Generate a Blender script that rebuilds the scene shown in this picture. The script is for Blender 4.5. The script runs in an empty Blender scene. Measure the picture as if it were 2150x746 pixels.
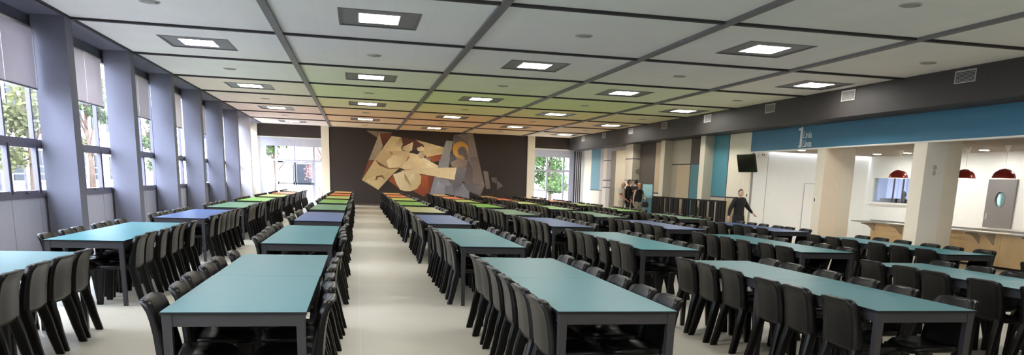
EXPO = 0.0
LAMP = 52.0
SKY = 44.0
MURG = 1.25
CAM_f, CAM_CX, CAM_CY = 1702.8, 1157.56, 767.2
CAM_F = (0.228644391763466, 0.9484633935952608, -0.21940586392545755)
CAM_R = (0.9733629116175647, -0.22664593152152385, 0.03458704977469985)
CAM_U = (0.01692289580691002, 0.22146966549507954, 0.9750204115109623)
import bpy, bmesh, math, random
from mathutils import Vector, Matrix
random.seed(7)
S = bpy.context.scene
COL = S.collection
PI = math.pi
sin, cos = math.sin, math.cos

# ------------------------------------------------------------------ colour management
S.view_settings.view_transform = 'Standard'
try: S.view_settings.look = 'None'
except Exception: pass
S.view_settings.exposure = EXPO
S.view_settings.gamma = 1.0
S.view_settings.use_curve_mapping = False
try:
    S.cycles.use_denoising = True
    S.cycles.max_bounces = 10
    S.cycles.diffuse_bounces = 5
    S.cycles.transparent_max_bounces = 12
    S.cycles.sample_clamp_indirect = 20.0
    S.cycles.caustics_reflective = False
    S.cycles.caustics_refractive = False
except Exception: pass

# ------------------------------------------------------------------ materials
def lin(c):
    return tuple(((v/255)/12.92 if v/255 <= 0.04045 else ((v/255+0.055)/1.055)**2.4) for v in c)
MATS = {}
def mat(name, rgb, rough=0.6, metal=0.0, var=0.06, scale=6.0, spec=0.5, bump=0.0, bscale=200.0):
    if name in MATS: return MATS[name]
    m = bpy.data.materials.new(name); m.use_nodes = True
    nt = m.node_tree; b = nt.nodes['Principled BSDF']
    c = lin(rgb)
    tc = nt.nodes.new('ShaderNodeTexCoord'); nz = nt.nodes.new('ShaderNodeTexNoise')
    nz.inputs['Scale'].default_value = scale; nz.inputs['Detail'].default_value = 3
    rp = nt.nodes.new('ShaderNodeValToRGB')
    lo = tuple(max(0, v*(1-var)) for v in c); hi = tuple(min(1, v*(1+var)) for v in c)
    rp.color_ramp.elements[0].position = 0.3; rp.color_ramp.elements[1].position = 0.7
    rp.color_ramp.elements[0].color = (*lo, 1); rp.color_ramp.elements[1].color = (*hi, 1)
    nt.links.new(tc.outputs['Object'], nz.inputs['Vector'])
    nt.links.new(nz.outputs['Fac'], rp.inputs['Fac'])
    nt.links.new(rp.outputs['Color'], b.inputs['Base Color'])
    b.inputs['Roughness'].default_value = rough; b.inputs['Metallic'].default_value = metal
    b.inputs['Specular IOR Level'].default_value = spec
    if bump:
        n2 = nt.nodes.new('ShaderNodeTexNoise'); n2.inputs['Scale'].default_value = bscale
        bp = nt.nodes.new('ShaderNodeBump'); bp.inputs['Strength'].default_value = bump; bp.inputs['Distance'].default_value = 0.002
        nt.links.new(tc.outputs['Object'], n2.inputs['Vector']); nt.links.new(n2.outputs['Fac'], bp.inputs['Height'])
        nt.links.new(bp.outputs['Normal'], b.inputs['Normal'])
    MATS[name] = m
    return m
def emat(name, rgb, strength, grid=None):
    m = bpy.data.materials.new(name); m.use_nodes = True
    nt = m.node_tree; nt.nodes.remove(nt.nodes['Principled BSDF'])
    e = nt.nodes.new('ShaderNodeEmission'); e.inputs['Color'].default_value = (*rgb, 1); e.inputs['Strength'].default_value = strength
    nt.links.new(e.outputs[0], nt.nodes['Material Output'].inputs['Surface'])
    MATS[name] = m
    return m
def glass(name, tint=(0.96, 0.98, 1.0), refl=0.08):
    m = bpy.data.materials.new(name); m.use_nodes = True
    nt = m.node_tree; nt.nodes.remove(nt.nodes['Principled BSDF'])
    t = nt.nodes.new('ShaderNodeBsdfTransparent'); t.inputs['Color'].default_value = (*tint, 1)
    g = nt.nodes.new('ShaderNodeBsdfGlossy'); g.inputs['Roughness'].default_value = 0.03
    mx = nt.nodes.new('ShaderNodeMixShader'); mx.inputs[0].default_value = refl
    nt.links.new(t.outputs[0], mx.inputs[1]); nt.links.new(g.outputs[0], mx.inputs[2])
    nt.links.new(mx.outputs[0], nt.nodes['Material Output'].inputs['Surface'])
    MATS[name] = m
    return m
def fabric(name, rgb, trans=0.35):
    m = bpy.data.materials.new(name); m.use_nodes = True
    nt = m.node_tree; nt.nodes.remove(nt.nodes['Principled BSDF'])
    d = nt.nodes.new('ShaderNodeBsdfDiffuse'); t = nt.nodes.new('ShaderNodeBsdfTranslucent')
    tc = nt.nodes.new('ShaderNodeTexCoord'); w = nt.nodes.new('ShaderNodeTexNoise'); w.inputs['Scale'].default_value = 3
    rp = nt.nodes.new('ShaderNodeValToRGB'); c = lin(rgb)
    rp.color_ramp.elements[0].color = (*[v*0.94 for v in c], 1); rp.color_ramp.elements[1].color = (*c, 1)
    nt.links.new(tc.outputs['Object'], w.inputs['Vector']); nt.links.new(w.outputs['Fac'], rp.inputs['Fac'])
    nt.links.new(rp.outputs['Color'], d.inputs['Color']); nt.links.new(rp.outputs['Color'], t.inputs['Color'])
    mx = nt.nodes.new('ShaderNodeMixShader'); mx.inputs[0].default_value = trans
    nt.links.new(d.outputs[0], mx.inputs[1]); nt.links.new(t.outputs[0], mx.inputs[2])
    nt.links.new(mx.outputs[0], nt.nodes['Material Output'].inputs['Surface'])
    MATS[name] = m
    return m
def tiled(name, c1, c2, cm, bw, bh, mortar, rough, bump=0.0, spec=0.5, dirt=0.97):
    m = bpy.data.materials.new(name); m.use_nodes = True
    nt = m.node_tree; b = nt.nodes['Principled BSDF']
    tc = nt.nodes.new('ShaderNodeTexCoord'); br = nt.nodes.new('ShaderNodeTexBrick')
    br.offset = 0.0; br.squash = 1.0
    br.inputs['Color1'].default_value = (*lin(c1), 1); br.inputs['Color2'].default_value = (*lin(c2), 1)
    br.inputs['Mortar'].default_value = (*lin(cm), 1)
    br.inputs['Scale'].default_value = 1.0; br.inputs['Mortar Size'].default_value = mortar
    br.inputs['Mortar Smooth'].default_value = 0.1
    br.inputs['Brick Width'].default_value = bw; br.inputs['Row Height'].default_value = bh
    nz = nt.nodes.new('ShaderNodeTexNoise'); nz.inputs['Scale'].default_value = 1.3; nz.inputs['Detail'].default_value = 5
    mx = nt.nodes.new('ShaderNodeMix'); mx.data_type = 'RGBA'; mx.blend_type = 'MULTIPLY'; mx.inputs[0].default_value = 1.0
    rp = nt.nodes.new('ShaderNodeValToRGB')
    rp.color_ramp.elements[0].position = 0.3; rp.color_ramp.elements[1].position = 0.7
    rp.color_ramp.elements[0].color = (dirt, dirt, dirt, 1); rp.color_ramp.elements[1].color = (1, 1, 1, 1)
    nt.links.new(tc.outputs['Object'], br.inputs['Vector']); nt.links.new(tc.outputs['Object'], nz.inputs['Vector'])
    nt.links.new(nz.outputs['Fac'], rp.inputs['Fac'])
    nt.links.new(br.outputs['Color'], mx.inputs[6]); nt.links.new(rp.outputs['Color'], mx.inputs[7])
    nt.links.new(mx.outputs[2], b.inputs['Base Color'])
    b.inputs['Roughness'].default_value = rough; b.inputs['Specular IOR Level'].default_value = spec
    MATS[name] = m
    return m

M_floor = tiled('floor_tiles', (190, 184, 170), (186, 180, 166), (198, 192, 180), 1.2, 1.2, 0.005, 0.42, dirt=0.92)
M_ceil = tiled('ceiling_tiles', (245, 244, 242), (242, 241, 239), (236, 235, 234), 0.6, 10.0, 0.004, 0.85, spec=0.2)
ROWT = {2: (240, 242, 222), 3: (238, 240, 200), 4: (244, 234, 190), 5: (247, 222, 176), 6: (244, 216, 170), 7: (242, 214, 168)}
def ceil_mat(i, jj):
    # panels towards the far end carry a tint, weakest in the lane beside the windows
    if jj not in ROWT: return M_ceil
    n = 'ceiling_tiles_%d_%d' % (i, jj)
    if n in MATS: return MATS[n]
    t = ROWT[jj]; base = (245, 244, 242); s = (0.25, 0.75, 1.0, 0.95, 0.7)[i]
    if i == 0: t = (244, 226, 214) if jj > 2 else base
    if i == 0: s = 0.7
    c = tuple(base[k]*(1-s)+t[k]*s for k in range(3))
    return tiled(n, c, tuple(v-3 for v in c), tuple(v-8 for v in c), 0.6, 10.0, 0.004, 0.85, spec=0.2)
M_black = mat('dark_reveal', (46, 44, 48), 0.7)
M_chan = mat('ceiling_channel', (108, 106, 109), 0.55)
M_slate = mat('slate_blue_paint', (102, 103, 117), 0.75, var=0.02)
M_pale = mat('pale_lavender_paint', (205, 203, 210), 0.7, var=0.02)
M_frame = mat('window_frame_aluminium', (98, 96, 114), 0.45, 0.2)
M_span = mat('spandrel_panel', (168, 170, 188), 0.55, var=0.02)
M_glass = glass('clear_glass')
M_blind = fabric('blind_fabric', (226, 220, 228), 0.16)
M_steel = mat('brushed_steel', (190, 188, 184), 0.28, 0.95, var=0.04)
M_dark = mat('charcoal_wall', (56, 48, 43), 0.8, var=0.06, scale=1.0)
M_beam = mat('dark_bulkhead', (50, 46, 45), 0.6, var=0.05, scale=1.0)
M_cream = mat('cream_cladding', (238, 229, 208), 0.6, var=0.015)
M_cream2 = mat('beige_cladding', (204, 184, 152), 0.6, var=0.015)
M_greige = mat('greige_cladding', (186, 178, 160), 0.6, var=0.015)
M_teal = mat('teal_cladding', (84, 138, 148), 0.5, var=0.02)
M_blue = mat('blue_cladding', (54, 116, 144), 0.5, var=0.02)
M_umber = mat('umber_cladding', (88, 80, 72), 0.6, var=0.02)
M_lav = mat('lavender_cladding', (196, 190, 190), 0.6, var=0.015)
M_purple = mat('purple_joint', (74, 66, 84), 0.6)
M_white = mat('white_paint', (232, 232, 226), 0.6, var=0.01)
M_seam = mat('panel_joint', (150, 148, 144), 0.7)
M_wood = mat('light_oak_panel', (206, 172, 122), 0.5, var=0.08, scale=3)
M_sceil = mat('serving_ceiling', (150, 138, 124), 0.8)
M_red = mat('dark_red_lacquer', (134, 36, 30), 0.22, var=0.03)
M_lwhite = mat('white_enamel', (238, 236, 228), 0.4, var=0.01)
M_doorframe = mat('door_aluminium', (186, 188, 204), 0.45, 0.1)
M_greydoor = mat('grey_door', (122, 118, 116), 0.45, var=0.02)
M_chair = mat('black_plastic', (16, 15, 14), 0.30, var=0.1, spec=0.17, bump=0.15, bscale=350)
M_edge = mat('black_laminate_core', (16, 15, 17), 0.5, spec=0.25)
M_leg = mat('graphite_metal', (42, 41, 44), 0.45, 0.25, var=0.04)
M_letter = mat('white_lettering', (226, 230, 226), 0.5, var=0.01)
M_lamp = emat('lamp_diffuser', (1.0, 0.97, 0.90), LAMP)
M_down = emat('downlight_glow', (1.0, 0.98, 0.95), 210)
M_bulb = emat('warm_bulb', (1.0, 0.80, 0.55), 60)

TOPC = [(80, 126, 132), (40, 120, 128), (56, 88, 142), (82, 132, 96), (110, 168, 60), (172, 184, 84), (214, 112, 58), (200, 156, 92)]
TOPM = [mat('laminate_' + n, c, 0.38, var=0.015, spec=0.3) for n, c in zip(
    ('pale_turquoise', 'turquoise', 'blue', 'dark_green', 'bright_green', 'lime', 'orange', 'tan'), TOPC)]
M_olive = mat('laminate_olive', (160, 162, 108), 0.34, var=0.015)

# ------------------------------------------------------------------ mesh helpers
class MB:
    def __init__(s): s.v = []; s.f = []; s.m = []; s.mats = []; s.sm = []
    def mi(s, m):
        if m not in s.mats: s.mats.append(m)
        return s.mats.index(m)
    def box(s, x0, x1, y0, y1, z0, z1, m):
        b = len(s.v); k = s.mi(m)
        s.v += [(x, y, z) for z in (z0, z1) for (x, y) in ((x0, y0), (x1, y0), (x1, y1), (x0, y1))]
        for q in ((3, 2, 1, 0), (4, 5, 6, 7), (0, 1, 5, 4), (1, 2, 6, 5), (2, 3, 7, 6), (3, 0, 4, 7)):
            s.f.append(tuple(b+i for i in q)); s.m.append(k); s.sm.append(False)
        return s
    def hexa(s, lo, hi, m, smooth=False):
        b = len(s.v); k = s.mi(m); n = len(lo)
        s.v += list(lo) + list(hi)
        s.f.append(tuple(b+i for i in reversed(range(n)))); s.f.append(tuple(b+n+i for i in range(n)))
        for i in range(n):
            j = (i+1) % n; s.f.append((b+i, b+j, b+n+j, b+n+i))
        s.m += [k]*(n+2); s.sm += [False, False] + [smooth]*n
        return s
    def loft(s, rings, m, smooth=True, cap=True):
        b = len(s.v); k = s.mi(m); n = len(rings[0])
        for r in rings: s.v += list(r)
        for a in range(len(rings)-1):
            for i in range(n):
                j = (i+1) % n
                s.f.append((b+a*n+i, b+a*n+j, b+(a+1)*n+j, b+(a+1)*n+i)); s.m.append(k); s.sm.append(smooth)
        if cap:
            s.f.append(tuple(b+i for i in reversed(range(n)))); s.m.append(k); s.sm.append(smooth)
            e = b+(len(rings)-1)*n
            s.f.append(tuple(e+i for i in range(n))); s.m.append(k); s.sm.append(smooth)
        return s
    def tube(s, pts, r, m, n=8, smooth=True):
        rings = []
        for i, p in enumerate(pts):
            p = Vector(p); a = Vector(pts[max(0, i-1)]); c = Vector(pts[min(len(pts)-1, i+1)])
            t = (c-a).normalized(); u = t.orthogonal().normalized() if i == 0 else (u - t*u.dot(t)).normalized()
            w = t.cross(u); rr = r[i] if isinstance(r, (list, tuple)) else r
            rings.append([tuple(p + u*rr*cos(2*PI*k/n) + w*rr*sin(2*PI*k/n)) for k in range(n)])
        return s.loft(rings, m, smooth)
    def lathe(s, prof, m, c=(0, 0, 0), n=24, smooth=True, cap=True):
        return s.loft([[(c[0]+r*cos(2*PI*k/n), c[1]+r*sin(2*PI*k/n), c[2]+z) for k in range(n)] for r, z in prof], m, smooth, cap)
    def quad(s, pts, m, smooth=False):
        b = len(s.v); s.v += list(pts); s.f.append(tuple(range(b, b+len(pts)))); s.m.append(s.mi(m)); s.sm.append(smooth); return s
    def mesh(s, name):
        me = bpy.data.meshes.new(name); me.from_pydata([tuple(p) for p in s.v], [], s.f)
        for m in s.mats: me.materials.append(m)
        me.polygons.foreach_set('material_index', s.m); me.polygons.foreach_set('use_smooth', s.sm)
        me.update(); return me
    def obj(s, name, parent=None, loc=None):
        o = bpy.data.objects.new(name, s.mesh(name)); COL.objects.link(o)
        if parent: o.parent = parent
        if loc: o.location = loc
        return o
def tag(o, label, cat, group=None, kind=None):
    o['label'] = label; o['category'] = cat
    if group: o['group'] = group
    if kind: o['kind'] = kind
    return o
def struct(o):
    o['kind'] = 'structure'; return o
def thing(name, label, cat, loc=(0, 0, 0), rz=0, group=None):
    o = bpy.data.objects.new(name, None); COL.objects.link(o); o.empty_display_size = 0.1
    o.location = loc; o.rotation_euler = (0, 0, rz)
    return tag(o, label, cat, group)
def dup(root, loc, rz, label, group=None):
    r = root.copy(); COL.objects.link(r); r.location = loc; r.rotation_euler = (0, 0, rz); r['label'] = label
    if group: r['group'] = group
    for ch in root.children:
        c = ch.copy(); COL.objects.link(c); c.parent = r
        for g in ch.children:
            d = g.copy(); COL.objects.link(d); d.parent = c
    return r
ORD = ['first', 'second', 'third', 'fourth', 'fifth', 'sixth', 'seventh', 'eighth', 'ninth', 'tenth', 'eleventh', 'twelfth']

# ------------------------------------------------------------------ room numbers
H = 4.03
YB = 45.8          # far wall
YN = -4.2          # wall behind the camera
XL, XR = -4.76, 11.6
LX = [-4.76, -1.334, 2.10, 5.56, 8.905, 11.6]
T0 = 12.31; TP = 4.1
TY = [T0 + TP*j for j in range(-4, 9)]
XW = -5.3          # window plane
XC = 12.4          # cladding plane on the right

# ------------------------------------------------------------------ floor and ceiling
b = MB(); b.box(-6.0, 18.6, YN-0.3, YB+0.3, -0.12, 0, M_floor); struct(b.obj('floor'))
b = MB()
ys = [YN] + [y for y in TY if YN < y < YB-2] + [YB]
for i in range(5):
    for j in range(len(ys)-1):
        x0 = LX[i] + (0.03 if i == 0 else 0.06); x1 = LX[i+1] - (0.0 if i == 4 else 0.06)
        y0 = ys[j] + (0 if j == 0 else 0.05); y1 = ys[j+1] - (0 if j == len(ys)-2 else 0.05)
        xm = (LX[i]+LX[i+1])/2; ym = (ys[j]+ys[j+1])/2
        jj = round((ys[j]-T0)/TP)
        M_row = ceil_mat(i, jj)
        if (i+jj) % 2 != 0 and 0 < j < len(ys)-1 or (i+jj) % 2 != 0 and j == 0 and False:
            # panel with a square opening for the light fitting
            if i == 4: xm = 10.66
            ym = T0 + TP*jj + 2.05
            if ym + 0.75 > y1: ym = (y0+y1)/2
            a0, a1, c0, c1 = xm-0.63, xm+0.63, ym-0.72, ym+0.72
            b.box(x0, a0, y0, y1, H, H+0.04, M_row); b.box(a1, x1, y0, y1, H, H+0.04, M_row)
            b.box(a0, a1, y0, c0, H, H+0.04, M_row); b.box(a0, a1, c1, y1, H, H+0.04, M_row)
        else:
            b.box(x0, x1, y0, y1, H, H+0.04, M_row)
struct(b.obj('ceiling'))
b = MB(); b.box(-6.0, 12.6, YN, YB, H+0.16, H+0.3, M_black)
struct(b.obj('ceiling'))
b = MB()
for y in ys[1:-1]: b.box(LX[0], LX[5], y-0.052, y+0.052, H-0.036, H+0.03, M_black)
b.box(LX[0]-0.02, LX[0]+0.03, YN, YB, H-0.03, H+0.075, M_black)
struct(b.obj('trim_1'))
b = MB()
for x in LX[1:5]: b.box(x-0.065, x+0.065, YN, YB, H-0.042, H+0.044, M_chan)
struct(b.obj('trim_2'))
# ------------------------------------------------------------------ recessed lights and ceiling speakers
LANE = ['in the lane beside the windows', 'in the lane above the aisle', 'in the lane right of the aisle', 'in the lane left of the bulkhead lane', 'in the lane beside the bulkhead']
def make_light():
    t = thing('ceiling_light', '', 'ceiling light')
    f = MB()      # square dark trim frame with a recessed dark field around the lamp
    o, i_ = (0.64, 0.74), (0.60, 0.70)
    f.box(-o[0], o[0], -o[1], -i_[1], -0.008, 0.05, M_chan); f.box(-o[0], o[0], i_[1], o[1], -0.008, 0.05, M_chan)
    f.box(-o[0], -i_[0], -i_[1], i_[1], -0.008, 0.05, M_chan); f.box(i_[0], o[0], -i_[1], i_[1], -0.008, 0.05, M_chan)
    f.obj('frame', t)
    p = MB()
    a, c = (0.33, 0.40), i_
    p.box(-c[0], c[0], -c[1], -a[1], 0.008, 0.05, M_field); p.box(-c[0], c[0], a[1], c[1], 0.008, 0.05, M_field)
    p.box(-c[0], -a[0], -a[1], a[1], 0.008, 0.05, M_field); p.box(a[0], c[0], -a[1], a[1], 0.008, 0.05, M_field)
    p.obj('recess_panel', t)
    l = MB()
    l.box(-0.33, 0.33, -0.40, -0.385, 0.0, 0.05, M_lwhite); l.box(-0.33, 0.33, 0.385, 0.40, 0.0, 0.05, M_lwhite)
    l.box(-0.33, -0.315, -0.385, 0.385, 0.0, 0.05, M_lwhite); l.box(0.315, 0.33, -0.385, 0.385, 0.0, 0.05, M_lwhite)
    l.obj('lamp_frame', t)
    d = MB(); d.quad([(-0.315, -0.385, 0.014), (-0.315, 0.385, 0.014), (0.315, 0.385, 0.014), (0.315, -0.385, 0.014)], M_lamp); dd = d.obj('diffuser', t)
    g = MB()
    for k in range(1, 4): g.box(-0.315, 0.315, -0.385+0.1925*k-0.006, -0.385+0.1925*k+0.006, 0.004, 0.012, M_lwhite)
    g.box(-0.006, 0.006, -0.385, 0.385, 0.004, 0.012, M_lwhite)
    g.obj('louvre', dd)
    return t
M_field = mat('light_recess_grey', (120, 120, 124), 0.5)
def make_speaker():
    t = thing('ceiling_speaker', '', 'speaker')
    r = MB(); r.lathe([(0.155, 0.0), (0.15, -0.012), (0.135, -0.014)], M_grille, n=28, cap=True); r.obj('rim', t)
    g = MB(); g.lathe([(0.13, -0.0145), (0.06, -0.017), (0.01, -0.018)], M_grille2, n=24, cap=True); g.obj('grille', t)
    return t
M_grille = mat('speaker_rim_grey', (186, 184, 182), 0.5)
M_grille2 = mat('speaker_mesh_grey', (160, 158, 156), 0.6)
l0 = s0 = None
cnt = [0]*5; cns = [0]*5
for j in range(len(ys)-1):
    for i in range(5):
        jj = round((ys[j]-T0)/TP)
        xm = (LX[i]+LX[i+1])/2 if i < 4 else 10.66
        ym = T0 + TP*jj + 2.05
        if j == 0 or ym > YB-1: continue
        ahead = ym > 12.5
        if (i+jj) % 2 != 0:
            nm = (ORD[cnt[i]] + ' from the front ' if ahead else 'behind the camera ')
            if ahead: cnt[i] += 1
            lab = 'recessed square ceiling light ' + nm + LANE[i]
            if not ahead: lab = 'recessed square ceiling light %d metres behind the first visible one %s' % (round(14.35-ym), LANE[i][12:])
            if ym+0.75 > ys[j+1]-0.06: ym = (ys[j]+0.06+ys[j+1])/2
            if l0 is None:
                l0 = make_light(); l0.location = (xm, ym, H); l0['label'] = lab; l0['group'] = 'square ceiling lights'
            else: dup(l0, (xm, ym, H), 0, lab)
        elif ym > 9.5:
            lab = 'round ceiling speaker ' + ORD[cns[i]] + ' from the front ' + LANE[i]; cns[i] += 1
            if s0 is None:
                s0 = make_speaker(); s0.location = (xm, ym, H); s0['label'] = lab; s0['group'] = 'round ceiling speakers'
            else: dup(s0, (xm, ym, H), 0, lab)

# ------------------------------------------------------------------ left: columns, windows, blinds
colY = [16.11 + TP*k for k in range(-5, 7)]
for k, y in enumerate(colY):
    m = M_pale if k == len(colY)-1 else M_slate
    c = MB(); c.box(-5.29, XL-0.005, y, y+0.36, 0, 4.0, m); struct(c.obj('trim_%d' % (10+k)))
b = MB(); b.box(-5.6, XL+0.0, YN, YB, 4.0, 4.1, M_slate); b.box(-5.6, XL-0.02, YN, YB, 4.1, 4.2, M_slate)
struct(b.obj('trim_3'))
b = MB()   # head band over the glazing, sill wall below
b.box(-5.5, -5.36, YN, YB, 3.78, 4.0, M_slate)
for y in [14.7+1.22*k for k in range(-15, 26)]:
    if YN < y < YB-1.3: b.box(-5.42, -5.34, y+0.012, y+1.208, 0.0, 0.98, M_span)
b.box(-5.5, -5.42, YN, YB, 0.0, 1.0, M_frame)
struct(b.obj('wall_left'))
b = MB(); b.box(-5.5, -5.3, YN-0.1, YN+0.9, 0, 4, M_slate); struct(b.obj('wall_left'))
n = 0
bays = [(colY[k]+0.36, colY[k+1]) for k in range(len(colY)-1)] + [(colY[-1]+0.36, YB-0.5)]
mull = [14.7+1.22*k for k in range(-15, 26)]
for k, (a, c) in enumerate(bays):
    n += 1
    w = MB()
    for z0, z1 in ((0.98, 1.06), (1.86, 1.96), (3.72, 3.80)): w.box(-5.40, -5.32, a-0.2, c+0.2, z0, z1, M_frame)
    for y in mull:
        if a-0.18 <= y <= c+0.18:
            w.box(-5.40, -5.33, y-0.028, y+0.028, 1.06, 3.72, M_frame)
            w.box(-5.39, -5.315, y+0.03, y+0.06, 1.06, 1.86, M_frame)       # opening sash stiles
            w.box(-5.39, -5.315, y-0.06, y-0.03, 1.06, 1.86, M_frame)
            w.box(-5.39, -5.315, y+0.085, y+1.135, 1.06, 1.11, M_frame)
            w.box(-5.39, -5.315, y+0.085, y+1.135, 1.81, 1.86, M_frame)
    wo = struct(w.obj('window_%d' % n))
    g = MB(); g.box(-5.372, -5.366, a-0.2, c+0.2, 1.06, 3.72, M_glass); g.obj('glass', wo)
    h = MB()
    for y in mull:
        if a <= y+0.6 <= c: h.box(-5.315, -5.28, y+0.55, y+0.67, 1.07, 1.09, M_leg)
    if h.v: h.obj('handle', wo)
BL = []
for k, (a, c) in enumerate(bays[:-1]):
    mid = a + 2.24 if k != 4 else 14.68
    for s, (p, q) in enumerate(((a+0.06, mid-0.006), (mid+0.006, c-(0.12 if k == 4 else 0.42)))):
        if k < 2: continue
        far = k-4
        where = ['before the first slate column', 'between first and second slate columns', 'between second and third slate columns', 'between third and fourth slate columns', 'between fourth and fifth slate columns', 'between fifth and sixth slate columns', 'between the sixth and palest columns'][far] if far >= 0 else 'in the bay %d metres before first slate column' % round(16-(a+c)/2)
        t = thing('roller_blind', 'half-lowered pale blind, %s of pair %s' % ('nearer' if s == 0 else 'farther', where), 'blind', (-5.24, (p+q)/2, 3.76), 0, 'roller blinds')
        L = (q-p)/2
        f = MB(); f.box(-0.004, 0.0, -L, L, -0.97, 0.0, M_blind); f.obj('fabric', t)
        u = MB(); u.tube([(-0.01, -L, 0.0), (-0.01, L, 0.0)], 0.024, M_steel, 10); u.obj('roller', t)
        u = MB(); u.box(-0.012, 0.008, -L, L, -0.995, -0.968, M_frame); u.obj('bottom_bar', t)
        if s: u = MB(); u.tube([(0.02, L-0.02, 0.0), (0.02, L-0.02, -0.92), (0.02, L-0.015, -0.98), (0.02, L-0.01, -0.92), (0.02, L-0.01, 0)], 0.004, M_lwhite, 5); u.obj('cord', t)

# ------------------------------------------------------------------ far wall
b = MB()
b.box(-1.43, 9.24, YB, YB+0.25, 0, H+0.05, M_dark)
b.box(-5.0, -1.83, YB, YB+0.25, 3.40, H+0.05, M_dark)
b.box(9.65, 12.6, YB, YB+0.25, 3.40, H+0.05, M_dark)
b.box(-5.6, -5.0, YB, YB+0.25, 0, H+0.05, M_cream)
b.box(12.6, 12.9, YB, YB+0.25, 0, H+0.05, M_cream)
struct(b.obj('wall_far'))
b = MB(); b.box(-1.83, -1.43, YB-0.06, YB+0.25, 0, H, M_cream); struct(b.obj('trim_4'))
b = MB(); b.box(9.24, 9.65, YB-0.06, YB+0.25, 0, H, M_cream); struct(b.obj('trim_5'))
b = MB(); b.box(-5.32, -5.0, YB-0.06, YB, 0, H, M_cream); struct(b.obj('trim_6'))
b = MB(); b.box(-1.43, 9.24, YB-0.015, YB, 0, 0.08, M_umber); struct(b.obj('baseboard_far'))

def door_left():
    Y = YB+0.06
    fr = MB()
    fr.box(-5.0, -4.62, Y, Y+0.1, 0, 3.36, M_doorframe); fr.box(-4.62, -1.83, Y, Y+0.1, 2.93, 3.36, M_doorframe)
    fr.box(-4.99, -1.83, Y-0.03, Y+0.02, 3.34, 3.40, M_lwhite); fr.box(-5.0, -4.95, Y-0.03, Y+0.02, 0, 3.4, M_lwhite)
    for x0, x1 in ((-4.18, -4.08), (-3.23, -3.15), (-2.27, -2.17)): fr.box(x0, x1, Y+0.01, Y+0.09, 2.25 if x0 == -3.23 else 0, 2.93, M_doorframe)
    fr.box(-4.62, -1.83, Y+0.005, Y+0.095, 2.17, 2.27, M_doorframe)
    for x0, x1 in ((-4.62, -4.18), (-2.17, -1.83)):
        fr.box(x0, x1, Y+0.01, Y+0.09, 1.05, 1.11, M_doorframe); fr.box(x0, x1, Y+0.01, Y+0.09, 0, 0.2, M_doorframe)
    o = struct(fr.obj('door_1'))
    for nm, x0, x1 in (('leaf', -4.08, -3.20), ('leaf', -3.18, -2.27)):
        l = MB()
        l.box(x0, x0+0.07, Y+0.02, Y+0.07, 0.02, 2.16, M_doorframe); l.box(x1-0.07, x1, Y+0.02, Y+0.07, 0.02, 2.16, M_doorframe)
        l.box(x0+0.07, x1-0.07, Y+0.02, Y+0.07, 2.09, 2.16, M_doorframe); l.box(x0+0.07, x1-0.07, Y+0.02, Y+0.07, 0.02, 0.22, M_doorframe)
        lo = l.obj('leaf', o)
        h = MB(); h.box(x0+0.03, x1-0.03, Y-0.05, Y-0.02, 1.02, 1.06, M_edge)
        h.box(x0+0.02, x0+0.07, Y-0.06, Y+0.02, 0.98, 1.10, M_edge); h.box(x1-0.07, x1-0.02, Y-0.06, Y+0.02, 0.98, 1.10, M_edge)
        h.obj('panic_bar', lo)
    h = MB(); h.box(-3.21, -3.17, Y-0.02, Y+0.02, 1.1, 2.12, M_leg); h.obj('lock_rod', o)
    h = MB(); h.box(-4.04, -3.80, Y-0.05, Y+0.02, 2.10, 2.16, M_edge); h.obj('door_closer', o)
    g = MB(); g.box(-4.62, -1.83, Y+0.045, Y+0.05, 0.1, 2.93, M_glass); g.obj('glass', o)
door_left()
def door_right():
    Y = YB+0.06
    fr = MB()
    fr.box(9.65, 12.45, Y, Y+0.1, 2.94, 3.34, M_doorframe); fr.box(11.68, 12.12, Y, Y+0.1, 0, 2.94, M_doorframe)
    fr.box(9.65, 12.5, Y-0.03, Y+0.02, 3.33, 3.40, M_lwhite)
    for x0, x1 in ((9.65, 9.70), (10.36, 10.46), (11.32, 11.42)): fr.box(x0, x1, Y+0.01, Y+0.09, 0, 2.94, M_doorframe)
    fr.box(9.65, 11.68, Y+0.005, Y+0.095, 2.16, 2.26, M_doorframe)
    fr.box(9.65, 10.36, Y+0.01, Y+0.09, 1.09, 1.15, M_doorframe); fr.box(9.65, 11.68, Y+0.01, Y+0.09, 0, 0.2, M_doorframe)
    fr.box(11.42, 11.68, Y+0.01, Y+0.09, 1.42, 1.48, M_doorframe)
    o = struct(fr.obj('door_2'))
    h = MB(); h.box(10.5, 11.3, Y-0.05, Y-0.02, 1.02, 1.06, M_leg); h.obj('panic_bar', o)
    g = MB(); g.box(9.65, 11.68, Y+0.045, Y+0.05, 0.1, 2.94, M_glass); g.obj('glass', o)
door_right()
t = thing('folding_door', 'dark-edged folded door leaves stacked beside the right glazed door', 'door', (12.10, YB-0.12, 0))
for k in range(4):
    f = MB(); x = -0.16+0.11*k; f.box(x, x+0.035, -0.10, 0.10, 0.01, 3.32, M_edge); f.box(x+0.037, x+0.10, -0.075, 0.09, 0.01, 3.32, M_pale if k < 3 else M_white)
    f.obj('leaf', t)

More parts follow.
